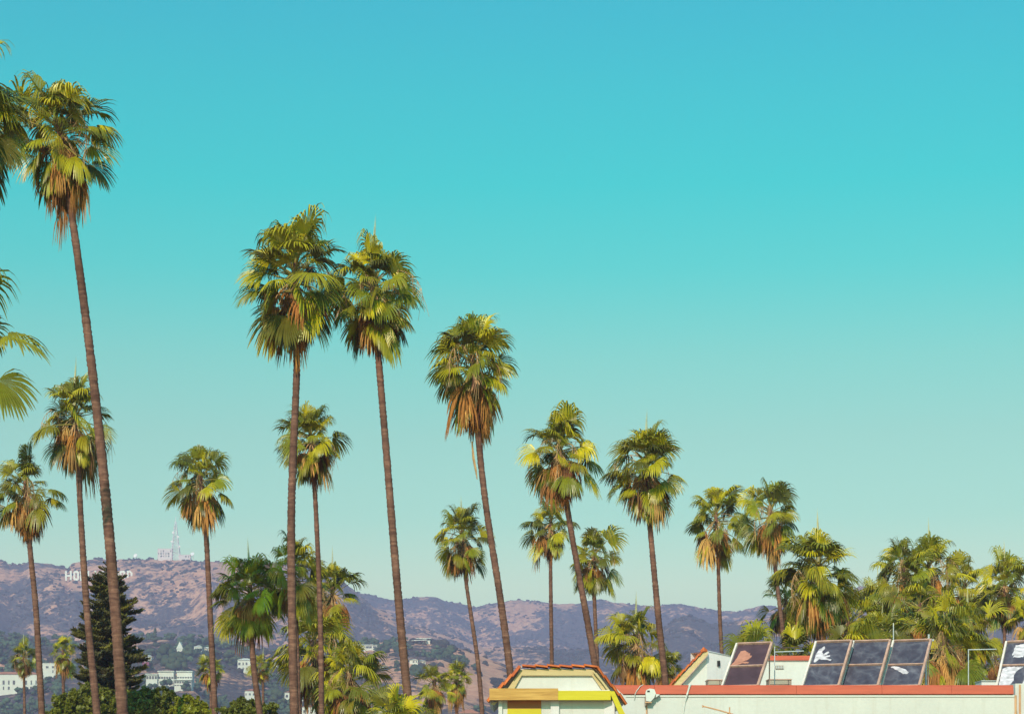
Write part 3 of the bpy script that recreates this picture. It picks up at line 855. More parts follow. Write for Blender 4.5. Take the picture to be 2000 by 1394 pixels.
def palm(label, Y, heart, r, trunk, skirt_py, ng=34, nd=None, tw_=(11, 15), stalks=3, seed=0, spear=True, elmax=86, elmin=-62, full=1.0, name='palm_tree', lean_bias=0):
    """heart: photo px where the leaf stalks meet, r: leaf reach in px, trunk: px points below the heart (top to bottom),
    skirt_py: lowest px of the dead leaves, tw_: trunk width in px at top and bottom"""
    rng = random.Random(seed*977 + 13)
    k = Y / F
    s = r*k/1.52
    Hh = at(heart[0], heart[1], Y)
    pts = [heart] + list(trunk)
    gpy = HY + CZ*F/Y
    if len(pts) == 1: pts.append((heart[0]+2, heart[1]+120))
    (xa, ya), (xb, yb) = pts[-2], pts[-1]
    sl = (xb-xa)/max(1., yb-ya)
    pts.append((xb + sl*.7*(gpy+12-yb), gpy+12))
    W0, W1 = tw_
    yy0, yy1 = pts[0][1], max(1394., pts[-2][1])
    wpts = [at(x, y, Y) for x, y in pts][::-1]
    rad = [max(W0*.6, (W0 + (W1-W0)*min(1.3, (y-yy0)/(yy1-yy0))))*k*.47 for x, y in pts][::-1]
    base = Vector((wpts[0].x, Y, 0))
    t = thing(name, base, label, 'palm tree', 'tall fan palms')
    link('trunk', trunk_mesh(wpts, rad, base, rng, 0.16 if Y < 100 else 0.3, 10 if Y < 100 else 8), t)
    H = Hh - base
    # axis of the upper trunk
    ax = (wpts[-1] - wpts[-2]).normalized()
    def along(dz): return H + ax*(dz/max(.5, ax.z))
    gap, gapw = rng.uniform(0, 6.283), rng.uniform(.25, .8)
    drop, aspect = rng.uniform(.8, 1.2), rng.uniform(.88, 1.0)
    lop, lopa = rng.uniform(.0, .16), rng.uniform(0, 6.283)
    ng = int(ng*1.2)
    for i in range(ng):
        f = (i + .5)/ng
        el = elmax - (elmax - elmin)*f**rng.uniform(.8, 1.05) + rng.uniform(-13, 13)
        el = min(ELS, key=lambda q: abs(q - el))
        az = i*2.39996 + rng.uniform(-.5, .5)
        dz_ = abs((az - gap + math.pi) % (2*math.pi) - math.pi)
        if f > .15 and dz_ < gapw and rng.random() < .6: continue
        o = link('frond', rng.choice(FR[el]), t)
        o.location = along((-drop*f + .05)*s)
        o.rotation_euler = (rng.uniform(-.12, .12), rng.uniform(-.12, .12), az)
        sc_ = s*rng.uniform(.72, 1.12)*(1 + lop*math.cos(az - lopa))*(.85 if f < .1 else 1)
        o.scale = (sc_*rng.uniform(.9, 1.08), sc_*rng.uniform(.75, 1.05), sc_*aspect*rng.uniform(.85, 1.2))
    for i in range(ng//4):                       # short inner fronds that close the middle of the crown
        o = link('frond', rng.choice(FR[rng.choice([68, 52, 36, 20, 4])]), t)
        o.location = along(rng.uniform(-.5, 0)*s)
        o.rotation_euler = (rng.uniform(-.3, .3), rng.uniform(-.3, .3), rng.uniform(0, 6.283))
        sc_ = s*rng.uniform(.5, .75)
        o.scale = (sc_*.9, sc_*1.1, sc_)
    sk = (skirt_py - heart[1])*k
    if nd is None: nd = int((14 + 9*max(0, sk)/s)*rng.uniform(.8, 1.25))
    top, bot = -.25*s, -max(.5*s, sk - 1.3*s)
    ragged = rng.uniform(.08, .3)
    for i in range(nd):
        f = (i + rng.random())/nd
        el = -35 if f < .4 else (-55 if f < .75 else -75)
        o = link('dead_frond', rng.choice(DF[el]), t)
        o.location = along(top + (bot - top)*f)
        o.rotation_euler = (rng.uniform(-.1, .1), rng.uniform(-.15, .1), i*2.39996*1.7 + rng.uniform(-.6, .6))
        sc_ = s*rng.uniform(.6, 1.12)*(1.06 - .40*f)
        o.scale = (sc_, sc_, sc_*(1 + ragged*rng.random()**2*3))
    for i in range(stalks):
        o = link('flower_stalk', rng.choice(ST), t)
        o.location = along(-.2*s)
        o.rotation_euler = (0, rng.uniform(-.1, .5), rng.uniform(0, 6.283))
        sc_ = s*rng.uniform(.8, 1.1)
        o.scale = (sc_, sc_, sc_)
    if spear and rng.random() < .4:
        o = link('spear_leaf', SPEAR, t)
        o.location = along(.1*s)
        o.rotation_euler = (rng.uniform(-.04, .04), rng.uniform(-.06, .03), rng.random()*6)
        o.scale = (s*1.5, s*1.5, s*.90*rng.uniform(.85, 1.05))
    return t

PALMS = [
 ('tallest leftmost full palm, with skinny leaning trunk crossing the hillside letters', 68, (112, 232), 108, [(137,395),(160,560),(185,760),(205,950),(225,1180),(240,1394)], 445, dict(tw_=(14,25), seed=1, ng=40, stalks=4)),
 ('close bushy palm crown cut off by the upper left edge of the picture', 56, (-60, 204), 126, [(-56,420),(-60,900),(-70,1394)], 410, dict(tw_=(18,28), seed=2, ng=44)),
 ('close palm at the left edge with only its long drooping leaf tips showing', 44, (-88, 612), 168, [(-80,800),(-95,1394)], 900, dict(tw_=(24,32), seed=3, ng=14, nd=4, stalks=0)),
 ('medium palm directly behind the leaning tallest left trunk', 95, (145, 800), 84, [(153,915),(160,1050),(170,1200),(190,1394)], 905, dict(tw_=(10,17), seed=4)),
 ('yellowish palm with thick orange dead skirt at the left edge', 97, (50, 938), 72, [(57,1060),(70,1180),(82,1394)], 1064, dict(tw_=(10,14), seed=5, ng=20, nd=78, elmin=-15)),
 ('slim palm standing left of the radio mast by itself against the sky', 105, (390, 920), 68, [(402,1025),(408,1150),(420,1394)], 1030, dict(tw_=(10,13), seed=6)),
 ('left palm of the tall touching centre pair, broad crown with wide dead skirt', 72, (575, 514), 116, [(582,690),(575,830),(568,1000),(570,1200),(575,1394)], 692, dict(tw_=(13,19), seed=7, ng=42, nd=40, stalks=6)),
 ('right palm of the tall touching centre pair, trunk bowing to the right', 73, (728, 545), 98, [(740,710),(752,850),(768,1050),(785,1250),(800,1394)], 708, dict(tw_=(13,18), seed=8, ng=40, nd=36, stalks=6)),
 ('smaller palm half hidden behind the trunk of the broad centre palm', 84, (606, 848), 68, [(614,935),(622,1100),(627,1250),(628,1394)], 940, dict(tw_=(9,12), seed=9)),
 ('tall palm right of centre with a long dead strand hanging from its skirt', 75, (922, 695), 98, [(935,870),(950,1000),(975,1150),(997,1310)], 872, dict(tw_=(12,16), seed=10, ng=42, nd=40, stalks=5)),
 ('ragged palm with shaggy brown skirt covering the small crown below it', 85, (1092, 868), 80, [(1107,990),(1125,1090),(1145,1200),(1163,1300)], 990, dict(tw_=(11,15), seed=11, ng=30, nd=64, elmin=-40, stalks=6)),
 ('neat symmetric palm alone in the sky between the shaggy palm and the twin palms', 88, (1262, 892), 82, [(1268,1015),(1278,1120),(1288,1230),(1300,1330)], 1018, dict(tw_=(10,15), seed=12, ng=38)),
 ('short crowned palm just left of the tall leaning trunk near the tiled gable', 125, (902, 1036), 60, [(908,1125),(920,1200),(935,1300),(942,1394)], 1128, dict(tw_=(7,10), seed=13, ng=30)),
 ('small palm tucked under the shaggy brown skirt, with a straight trunk', 130, (1076, 1012), 54, [(1075,1075),(1076,1180),(1078,1300)], 1082, dict(tw_=(7,9), seed=14, ng=30)),
 ('small palm right of the shaggy palm trunk, its own trunk nearly touching', 125, (1160, 1078), 56, [(1160,1150),(1163,1220),(1167,1300)], 1152, dict(tw_=(7,9), seed=15, ng=30)),
 ('left palm of the twin palms above the rooftop collectors', 115, (1398, 1000), 64, [(1403,1100),(1405,1190),(1411,1300)], 1100, dict(tw_=(7,9), seed=16, ng=32)),
 ('right palm of the twin palms, trunk leaning down toward the collectors', 112, (1504, 990), 66, [(1512,1095),(1520,1160),(1530,1240),(1540,1330)], 1098, dict(tw_=(8,10), seed=17, ng=32)),
 ('big dense palm with the fullest green crown behind the roof collectors', 90, (1600, 1102), 88, [(1603,1200),(1604,1330)], 1245, dict(tw_=(11,13), seed=18, ng=46, nd=64)),
 ('palm half hidden behind the leaning right twin trunk', 120, (1534, 1162), 58, [(1538,1240),(1540,1330)], 1232, dict(tw_=(7,8), seed=19, ng=28)),
 ('golden ragged palm between the dense palm and the right hand clump', 108, (1714, 1184), 72, [(1716,1260),(1718,1330)], 1262, dict(tw_=(9,10), seed=20, ng=20, nd=56, elmin=-25)),
 ('left palm of the right hand clump with a long orange skirt', 104, (1764, 1106), 68, [(1766,1190),(1768,1330)], 1205, dict(tw_=(8,9), seed=21, ng=28, nd=46, elmin=-40)),
 ('topmost palm of the right hand clump', 112, (1814, 1098), 68, [(1814,1180),(1816,1330)], 1175, dict(tw_=(8,9), seed=22, ng=32, nd=40)),
 ('right palm of the right hand clump with dark shaded skirt', 116, (1884, 1138), 64, [(1882,1200),(1882,1330)], 1200, dict(tw_=(8,9), seed=23, ng=30, nd=40)),
 ('separate palm near the right edge on a thin bare trunk', 112, (1962, 1130), 64, [(1962,1215),(1962,1394)], 1216, dict(tw_=(7,8), seed=24, ng=34, nd=40)),
 ('large low palm in front of the right hand clump with orange thatch', 84, (1846, 1240), 98, [(1848,1340),(1850,1394)], 1345, dict(tw_=(14,16), seed=25, ng=32, nd=66, elmin=-40)),
 ('palm filling the middle of the right hand clump between taller crowns', 100, (1796, 1176), 70, [(1797,1260),(1798,1340)], 1260, dict(tw_=(8,9), seed=47, ng=32, nd=34)),
 ('ragged low palm below the dark skirted crown in the right hand clump', 98, (1890, 1216), 64, [(1891,1300),(1891,1360)], 1320, dict(tw_=(8,9), seed=48, ng=30, nd=30)),
 ('leafy low palm right of the big dense palm', 96, (1656, 1202), 62, [(1657,1280),(1657,1350)], 1290, dict(tw_=(8,9), seed=49, ng=30, nd=24)),
 ('low yellow green palm filling the gap over the third collector', 94, (1722, 1240), 58, [(1722,1340)], 1330, dict(tw_=(8,9), seed=50, ng=32, nd=16)),
 ('palm cut off by the right edge above the last collector', 100, (2012, 1196), 52, [(2012,1280),(2012,1394)], 1260, dict(tw_=(9,10), seed=26, ng=26)),
 ('small distant palm left of the last collector', 135, (1945, 1280), 38, [(1945,1340),(1945,1394)], 1335, dict(tw_=(7,8), seed=27, ng=26)),
 ('bushy low palm with pale thatch beside the stucco gable', 103, (1242, 1238), 72, [(1244,1330),(1245,1394)], 1340, dict(tw_=(12,13), seed=28, ng=28, nd=66, stalks=8, elmin=-35)),
 ('little palm peeking out between the pale thatch palm and the gable', 115, (1302, 1296), 36, [(1303,1340),(1303,1394)], 1340, dict(tw_=(8,9), seed=29, ng=26)),
 ('dark shaded palm with curved trunk right of the slim lone palm', 86, (488, 1142), 74, [(490,1235),(497,1320),(508,1394)], 1240, dict(tw_=(10,14), seed=30, ng=36)),
 ('dark crowned palm behind the broad centre palm trunk', 86, (572, 1108), 76, [(578,1200),(584,1394)], 1190, dict(tw_=(9,10), seed=31, ng=34)),
 ('yellowing palm right of the two centre trunks, against the ridge end', 110, (650, 1146), 64, [(646,1230),(646,1394)], 1240, dict(tw_=(9,10), seed=32, ng=26, nd=50, elmin=-40)),
 ('thick green palm filling the gap behind the two centre trunks', 108, (612, 1250), 80, [(622,1340),(628,1394)], 1370, dict(tw_=(20,22), seed=33, ng=38, nd=44)),
 ('widest low palm with a heavy shaggy thatch at bottom centre left', 104, (684, 1308), 80, [(680,1380),(682,1394)], 1440, dict(tw_=(16,18), seed=34, ng=34, nd=90, stalks=7, elmin=-40)),
 ('bright yellow green fan palm rising from the bottom edge beside the thatch', 64, (772, 1420), 92, [(772,1470)], 1490, dict(tw_=(18,20), seed=35, ng=26, nd=6, spear=False)),
 ('left palm of the close small pair before the brown slope, orange skirt', 140, (848, 1326), 38, [(850,1394)], 1392, dict(tw_=(8,9), seed=36, ng=22, nd=50, elmin=-30)),
 ('right palm of the close small pair before the brown slope', 150, (892, 1318), 34, [(892,1394)], 1386, dict(tw_=(6,7), seed=37, ng=30)),
 ('small palm in front of the white villa at far left', 170, (46, 1276), 32, [(47,1330),(48,1394)], 1325, dict(tw_=(5,6), seed=38, ng=28)),
 ('small palm just left of the dark conifer', 170, (123, 1268), 31, [(123,1310),(125,1394)], 1308, dict(tw_=(6,7), seed=39, ng=28)),
 ('small palm behind the slim lone palm trunk', 170, (411, 1298), 28, [(412,1345),(412,1394)], 1344, dict(tw_=(5,6), seed=40, ng=26)),
 ('small palm behind the curved trunk of the dark palm', 170, (513, 1294), 27, [(514,1340),(514,1394)], 1332, dict(tw_=(5,6), seed=41, ng=26)),
 ('low palm showing only leaf tips above the tiled gable ridge', 100, (1088, 1328), 38, [(1088,1394)], 1400, dict(tw_=(9,10), seed=42, ng=24, nd=4, spear=False)),
 ('low broad fan palm showing bright leaves over the leftmost collector', 80, (1474, 1282), 78, [(1474,1394)], 1400, dict(tw_=(12,13), seed=43, ng=26, nd=4, stalks=1)),
 ('low fan palm with green leaves between the first two collectors', 84, (1552, 1286), 74, [(1552,1394)], 1400, dict(tw_=(12,13), seed=44, ng=24, nd=4, spear=False)),
 ('low dark fan palm behind the middle collectors', 78, (1668, 1268), 76, [(1672,1394)], 1380, dict(tw_=(12,13), seed=45, ng=28, nd=10, spear=False)),
 ('low fan palm with upright green fans behind the last of the three collectors', 80, (1757, 1286), 70, [(1757,1394)], 1400, dict(tw_=(12,13), seed=46, ng=22, nd=8, spear=False)),
]
for lab, Y, heart, r, tr, sk, kw in PALMS:
    pt_ = palm(lab, Y, heart, r, tr, sk, **kw)
    if 'long dead strand' in lab:
        MB().tube([at(922, 862, Y), at(925, 895, Y), at(929, 915, Y), at(932, 936, Y)], [.03, .05, .045, .015], 5).build('dead_strand', M['stalk'], pt_)

# ------------------------------------------------------------------ conifer and near bushes
def branch_mesh():
    m = MB(); r = frng
    L = 1.0
    pts = [Vector((0, 0, 0)), Vector((.3, 0, -.04)), Vector((.6, 0, -.03)), Vector((.85, 0, .05)), Vector((1.0, 0, .16))]
    m.tube(pts, [.022, .018, .014, .010, .005], 4, 0)
    def rope(a, b, w):
        a, b = Vector(a), Vector(b)
        n = 7
        ax = (b-a).normalized()
        for i in range(n):
            c = a + (b-a)*((i+.5)/n)
            for q in range(6):
                an = r.uniform(0, 6.283)
                u = ax.cross(Vector((0, 0, 1))); u.normalize(); w2 = ax.cross(u)
                o = (u*math.cos(an) + w2*math.sin(an))
                tip = c + o*w*r.uniform(.7, 1.2) + ax*w*r.uniform(.3, 1.1)
                side = ax.cross(o)*w*.38
                m.add([c - side - ax*w*.2, c + side - ax*w*.2, tip], [(0, 1, 2)], 1)
    for x in (.15, .3, .42, .54, .65, .75, .84, .92):
        zc = np.interp(x, [0, .3, .6, .85, 1], [0, -.04, -.03, .05, .16])
        ln = .34*(1.08-x) + .08
        for sgn_ in (-1, 1):
            rope((x, 0, zc), (x + ln*.75, sgn_*ln, zc + ln*.45), .055)
    rope((.7, 0, .0), (1.02, 0, .2), .06)
    rope((.3, 0, -.03), (.75, 0, .04), .06)
    return m.mesh('branch', [M['bark'], M['conifer']])
BR = [branch_mesh() for _ in range(4)]
YC = 118.
kc = YC / F
cb = Vector((pxx(213, YC), YC, 0))
con = thing('conifer_tree', cb, 'dark tiered conifer hiding the middle of the hillside letters', 'conifer tree')
top = pxz(1092, YC)
MB().tube([(cb.x, YC, 0), (cb.x, YC, top*.5), (cb.x - 3*kc, YC, top)], [.35, .22, .03], 8).build('trunk', M['bark'], con)
crng = random.Random(5)
zlev = top - .35
i = 0
while zlev > top - 9.6:
    d = top - zlev
    reach = (5 + 66*(1 - math.exp(-d/2.2)))*kc*crng.uniform(.82, 1.12)
    nb = 8 if d > 1 else 6
    for q in range(nb):
        if crng.random() < (.10 if 1.2 < d < 4.5 else .04): continue
        o = link('branch', crng.choice(BR), con)
        x_off = -3*kc*(zlev/top)
        o.location = (x_off, 0, zlev + crng.uniform(-.08, .08))
        o.rotation_euler = (crng.uniform(-.3, .3), crng.uniform(-.2, .2) - .22*max(0, 1 - d/3.), q*6.283/nb + i*.55 + crng.uniform(-.2, .2))
        sc_ = reach*crng.uniform(.62, 1.18)
        o.scale = (sc_, sc_, sc_*1.05)
    zlev -= .19 + .018*d
    i += 1

def leafy(name, label, px, Y, lobes, n, leaf=.13, cat='tree', grp='green trees along the bottom edge'):
    """lobes: (px, py, rx px) foliage lumps; foliage = many small leaves on and inside the lumps"""
    k = Y / F
    base = Vector((pxx(px, Y), Y, 0))
    t = thing(name, base, label, cat, grp)
    zc = min(pxz(py, Y) for _, py, _ in lobes)
    MB().tube([base, (base.x, Y, max(1.5, zc))], [.25, .14], 7).build('trunk', M['bark'], t)
    area = [r*r for _, _, r in lobes]; tot = sum(area)
    V, Fc = [], []
    for (lx, ly, lr), ar in zip(lobes, area):
        c = np.array(at(lx, ly, Y)); R = lr*k
        m = int(n*ar/tot)
        # clumps on the lump
        nc = max(10, m//28)
        dirs = rs.randn(nc, 3); dirs /= np.linalg.norm(dirs, axis=1)[:, None]
        cc = c + dirs*R*(rs.uniform(.55, 1.05, nc)[:, None])*np.array([1, 1, .9])
        cs = R*rs.uniform(.12, .26, nc)
        idx = rs.randint(0, nc, m)
        d2 = rs.randn(m, 3); d2 /= np.linalg.norm(d2, axis=1)[:, None]
        p = cc[idx] + d2*(cs[idx]*rs.rand(m)**.4)[:, None]
        a = rs.randn(m, 3) + d2*.2; a /= np.linalg.norm(a, axis=1)[:, None]
        b = np.cross(a, rs.randn(m, 3)); b /= np.linalg.norm(b, axis=1)[:, None]
        s = leaf*rs.uniform(.6, 1.3, m)[:, None]
        q = np.stack([p - a*s, p + b*s*.5, p + a*s, p - b*s*.5], 1)
        V.append(q.reshape(-1, 3))
    V = np.concatenate(V)
    Fc = np.arange(len(V)).reshape(-1, 4)
    link('crown', np_mesh('crown', V - np.array(base), Fc, [M['bush']]), t)
    return t
leafy('leafy_tree', 'dark rounded tree at the foot of the conifer', 140, 112., [(128,1375,26),(155,1362,26),(180,1350,24),(112,1400,22),(150,1400,40),(200,1372,30),(245,1372,26)], 9000)
leafy('leafy_tree', 'sunlit bushy tree right of the conifer', 300, 108., [(285,1364,24),(318,1362,22),(262,1374,22),(300,1395,42),(340,1380,24)], 9000)
leafy('leafy_tree', 'lower sunlit tree left of the slim lone palm trunk', 375, 106., [(362,1372,18),(385,1376,18),(402,1388,16),(375,1400,30),(350,1392,18)], 6000)
leafy('leafy_tree', 'bush at the foot of the curved dark palm trunk', 470, 104., [(436,1392,16),(462,1384,18),(482,1378,14),(500,1384,20),(528,1388,18),(480,1405,34)], 6000)
leafy('leafy_tree', 'small dark crown between the slim palm and the curved trunk', 472, 110., [(471,1366,9),(472,1376,12)], 1200)

# ------------------------------------------------------------------ flat roofed white building
YB = 62.
kb = YB / F
xl, xr = pxx(1150, YB), pxx(1982, YB)
zt = pxz(1337, YB)
bd = thing('flat_roof_building', ((xl+xr)/2, YB, 0), 'long white flat roofed building with red coping along its top', 'building')
MB().box(xl, xr, YB, YB+14.5, 0, pxz(1356, YB)).build('wall', M['white'], bd)
cop = [1150, 1278, 1344, 1555, 1722, 1858, 1979]
for a, b in zip(cop, cop[1:]):
    x0, x1 = pxx(a, YB)+.004, pxx(b, YB)-.004
    m = MB()
    prof = [(YB-.05, pxz(1355.5, YB)), (YB-.07, pxz(1354.4, YB)), (YB-.035, pxz(1340, YB)), (YB+.02, zt), (YB+.28, zt-.01), (YB+.28, pxz(1355.5, YB))]
    n = len(prof)
    m.add([(x0, y, z) for y, z in prof] + [(x1, y, z) for y, z in prof], [tuple(range(n)), tuple(range(2*n-1, n-1, -1))] + [(i, i+n, (i+1) % n+n, (i+1) % n) for i in range(n)])
    m.build('coping', M['red'], bd)
MB().box(xl, xr-.02, YB-.03, YB-.002, pxz(1360, YB), pxz(1357, YB)).build('drip_trim', M['trim'], bd)
MB().box(xl, xr, YB+.3, YB+14.4, pxz(1356, YB)-.02, pxz(1356, YB)+.03).build('roof', M['white2'], bd)
MB().tube([(xr+.02, YB-.03, 0), (xr+.02, YB-.03, pxz(1357, YB))], .035, 8).build('corner_pipe', M['orange'], bd)

nb = thing('neighbour_wall', (pxx(1992, 62.6), 62.6, 0), 'narrow white wall with copper pipe past the right end of the red coping', 'wall')
MB().box(pxx(1983, 62.6), pxx(2080, 62.6), 62.6, 70, 0, pxz(1334, 62.6)).build('wall', M['white'], nb)
MB().tube([(pxx(1992.5, 62.5), 62.53, 0), (pxx(1992.5, 62.5), 62.53, pxz(1336, 62.5))], .03, 8).build('downpipe', M['orange'], nb)

# wall box and cables
cm = thing('security_camera', (pxx(1268, YB), YB-.3, pxz(1368, YB)), 'white wall mounted floodlight box hanging under the red coping', 'security light')
m = MB().prism([(pxx(1260,YB), pxz(1352,YB)), (pxx(1262,YB), pxz(1347,YB)), (pxx(1268,YB), pxz(1344.5,YB)), (pxx(1277,YB), pxz(1346,YB)), (pxx(1280,YB), pxz(1354,YB)), (pxx(1277,YB), pxz(1362,YB)), (pxx(1270,YB), pxz(1370,YB)), (pxx(1261,YB), pxz(1369,YB))][::-1], YB-.24, YB-.05)
m.build('housing', M['trim'], cm)
MB().box(pxx(1263,YB), pxx(1268,YB), YB-.252, YB-.235, pxz(1351.5,YB), pxz(1348.5,YB)).build('lens', M['dark'], cm)
MB().box(pxx(1259,YB), pxx(1272,YB), YB-.22, YB-.04, pxz(1372.5,YB), pxz(1370.4,YB)).build('bracket', M['orange'], cm)
MB().box(pxx(1259,YB), pxx(1261,YB), YB-.2, YB-.001, pxz(1378,YB), pxz(1360,YB)).build('backplate', M['unit'], cm)
MB().prism([(pxx(1280,YB), pxz(1355,YB)), (pxx(1288,YB), pxz(1356,YB)), (pxx(1280,YB), pxz(1362,YB))][::-1], YB-.2, YB-.02).build('arm', M['trim'], cm)
MB().tube([(pxx(1263,YB), YB-.03, pxz(1377,YB)), (pxx(1263,YB), YB-.03, .2)], .022, 6).build('conduit', M['orange'], cm)
o = MB().tube([(pxx(1349,YB), YB+.02, pxz(1336.4,YB)), (pxx(1346.5,YB), YB-.075, pxz(1339,YB)), (pxx(1342,YB), YB-.09, pxz(1354,YB)), (pxx(1338,YB), YB-.03, pxz(1370,YB)), (pxx(1334,YB), YB-.02, pxz(1394,YB)), (pxx(1331,YB), YB-.02, .4)], [.035,.035,.03,.018,.018,.018], 6).build('wall_cable', M['trim'])
props(o, 'white cable draped over the red coping and down the wall', 'cable')
o = MB().tube([(pxx(1256,YB), YB+.02, pxz(1336.4,YB)), (pxx(1250,YB), YB-.075, pxz(1339.5,YB)), (pxx(1243,YB), YB-.09, pxz(1349,YB)), (pxx(1240,YB), YB-.085, pxz(1355,YB)), (pxx(1239,YB), YB-.02, pxz(1366,YB))], .012, 6).build('wall_cable', M['trim'])
props(o, 'thin pale wire over the red coping left of the floodlight box', 'cable')
an = thing('aerial', (pxx(1425,60.6), 60.6, pxz(1420,60.6)), 'copper coloured rooftop aerial poking up before the white wall', 'aerial')
Ya = 60.6
MB().tube([at(1372,1378,Ya), at(1400,1385,Ya), at(1432,1394,Ya)], .022, 6).build('boom', M['orange'], an)
for (x, y0_, y1_) in ((1372.5,1376,1381), (1425,1380,1402), (1396,1383,1386)):
    MB().tube([at(x, y0_, Ya-.03), at(x, y1_, Ya-.03)], .02, 6).build('element', M['orange'], an)
MB().tube([at(1422,1391,Ya+.05), at(1422,1540,Ya+.05)], .025, 6).build('mast', M['orange'], an)

# stucco gable on the roof
YG = 71.
gb = thing('stucco_gable', (pxx(1370,YG), YG, pxz(1350,YG)), 'white stucco gable with sloping red tile edge left of the first collector', 'roof gable')
zb = pxz(1352, YG)
MB().prism([(pxx(1322,YG), zb), (pxx(1381,YG), zb), (pxx(1381,YG), pxz(1272.5,YG)), (pxx(1376,YG), pxz(1276,YG))], YG, YG+5).build('front_wall', M['white'], gb)
x1, z1 = pxx(1381,YG), pxz(1271.5,YG)
YG2 = YG+.5
m = MB()
x2 = pxx(1429,YG2)
m.add([(x1,YG,zb),(x2,YG2,zb),(x2,YG2,pxz(1281,YG2)),(x1,YG,z1)] + [(x1-.5,YG+.8,zb),(x2-.5,YG2+.8,zb),(x2-.5,YG2+.8,pxz(1281,YG2)),(x1-.5,YG+.8,z1)], [(0,1,2,3),(4,7,6,5),(0,4,5,1),(3,2,6,7),(1,5,6,2)])
m.build('side_wall', M['white2'], gb)
MB().add([(x1+.05,YG-.02,z1),(x2,YG2-.05,pxz(1281,YG2)),(x2,YG2+.2,pxz(1279.4,YG2)),(x1+.05,YG+.2,z1+.05)], [(0,1,2,3)]).build('wall_cap', M['trim'], gb)
MB().obox((pxx(1403.5,YG+.2), YG+.2, pxz(1300,YG+1.5)), (.035,.02,0), (.02,-.03,0), (0,0,.10)).build('vent_slit', M['dark'], gb)
MB().prism([(pxx(1313,YG), pxz(1340,YG)), (pxx(1325.5,YG), pxz(1340,YG)), (pxx(1381.5,YG), pxz(1278,YG)), (pxx(1381.5,YG), pxz(1271,YG)), (pxx(1375,YG), pxz(1271.5,YG))], YG-.22, YG-.02).build('bargeboard', M['fascia'], gb)
MB().prism([(pxx(1324.5,YG), pxz(1341,YG)), (pxx(1326.5,YG), pxz(1341,YG)), (pxx(1381,YG), pxz(1280.5,YG)), (pxx(1380.5,YG), pxz(1278.3,YG))], YG-.25, YG-.221).build('board_edge', M['rail'], gb)
def tile(p0, p1, parent, w=.17, h=.07, depth=.34, Y=None, n=7):
    """one clay tile on the verge: a rounded strip from p0 to p1 (world), overlapping the next"""
    p0, p1 = Vector(p0), Vector(p1)
    ax = (p1-p0); L = ax.length; ax.normalize()
    nrm = Vector((-ax.z, 0, ax.x))
    if nrm.z < 0: nrm = -nrm
    m = MB(); vs = []
    for e, (c, lift) in enumerate(((p0, 0.0), (p1, .035))):
        for k in range(n):
            a = math.pi*k/(n-1)
            vs.append(c + nrm*(math.sin(a)*h + lift) + Vector((0, -math.cos(a)*depth/2, 0)))
        for k in range(n-1, -1, -1):
            a = math.pi*k/(n-1)
            vs.append(c + nrm*(math.sin(a)*(h-.02) + lift - .012) + Vector((0, -math.cos(a)*(depth/2-.02), 0)))
    q = 2*n
    fs = [(i, (i+1) % q, (i+1) % q + q, i+q) for i in range(q)]
    for e in (0, 1):
        for k in range(n-1):
            fs.append((e*q+k, e*q+k+1, e*q+q-2-k, e*q+q-1-k))
    m.add(vs, fs)
    return m.build('tile', M['tile'], parent)
def tile_run(x0, y0, x1, y1, Y, n, parent, **kw):
    for i in range(n):
        a, b = i/n, (i+1.12)/n
        tile(at(x0+(x1-x0)*b, y0+(y1-y0)*b, Y), at(x0+(x1-x0)*a, y0+(y1-y0)*a, Y), parent, **kw)
tile_run(1376, 1270, 1309, 1339, YG-.08, 7, gb, h=.06, depth=.42)
m = MB()
m.add([tuple(at(1378,1268,YG+.1)), tuple(at(1380,1268,YG+4)), tuple(at(1300,1350,YG+4)), tuple(at(1308,1340,YG+.1))] , [(0,1,2,3)])
m.build('roof_slope', M['tile'], gb)
MB().tube([at(1369,1272,YG-.25), at(1374.5,1267.5,YG-.25), at(1380,1270.5,YG-.2)], [.05,.09,.05], 7).build('ridge_cap', M['tile'], gb)

# penthouse behind the collectors
YP = 74.
pt = thing('roof_penthouse', (pxx(1540,YP), YP, pxz(1352,YP)), 'white rooftop block with red edge behind the gap between first and second collector', 'roof block')
MB().box(pxx(1478,YP), pxx(1720,YP), YP, YP+2.2, pxz(1352,YP), pxz(1289,YP)).build('wall', M['white'], pt)
MB().box(pxx(1477,YP), pxx(1721,YP), YP-.08, YP+2.3, pxz(1289,YP), pxz(1280,YP)).build('coping', M['red'], pt)
v_ = MB().box(pxx(1514.5,YP), pxx(1530.5,YP), YP-.03, YP+.05, pxz(1306,YP), pxz(1299,YP)).build('vent_grille', M['unit'], pt)
for i in range(5):
    xx = 1516+i*3.1
    MB().box(pxx(xx,YP), pxx(xx+1.7,YP), YP-.06, YP-.031, pxz(1305,YP), pxz(1300,YP)).build('slat', M['pale'], v_)
def vent_unit(x0, x1, y0, Y, lab):
    t = thing('roof_unit', (pxx((x0+x1)/2,Y), Y, pxz(1352,Y)), lab, 'roof vent')
    MB().box(pxx(x0,Y), pxx(x1,Y), Y, Y+.8, pxz(1352,Y), pxz(y0+1.6,Y)).build('body', M['unit'], t)
    MB().box(pxx(x0-1,Y), pxx(x1+1,Y), Y-.05, Y+.85, pxz(y0+1.6,Y), pxz(y0,Y)).build('lid', M['rail'], t)
    for i in range(4):
        yy = y0+3.4+i*1.8
        MB().box(pxx(x0+2,Y), pxx(x1-4,Y), Y-.03, Y-.001, pxz(yy+.9,Y), pxz(yy,Y)).build('louvre', M['housecream'], t)
    MB().box(pxx(x1-7,Y), pxx(x1-5.8,Y), Y-.04, Y-.005, pxz(1340,Y), pxz(y0+1.6,Y)).build('strap', M['darkmetal'], t)
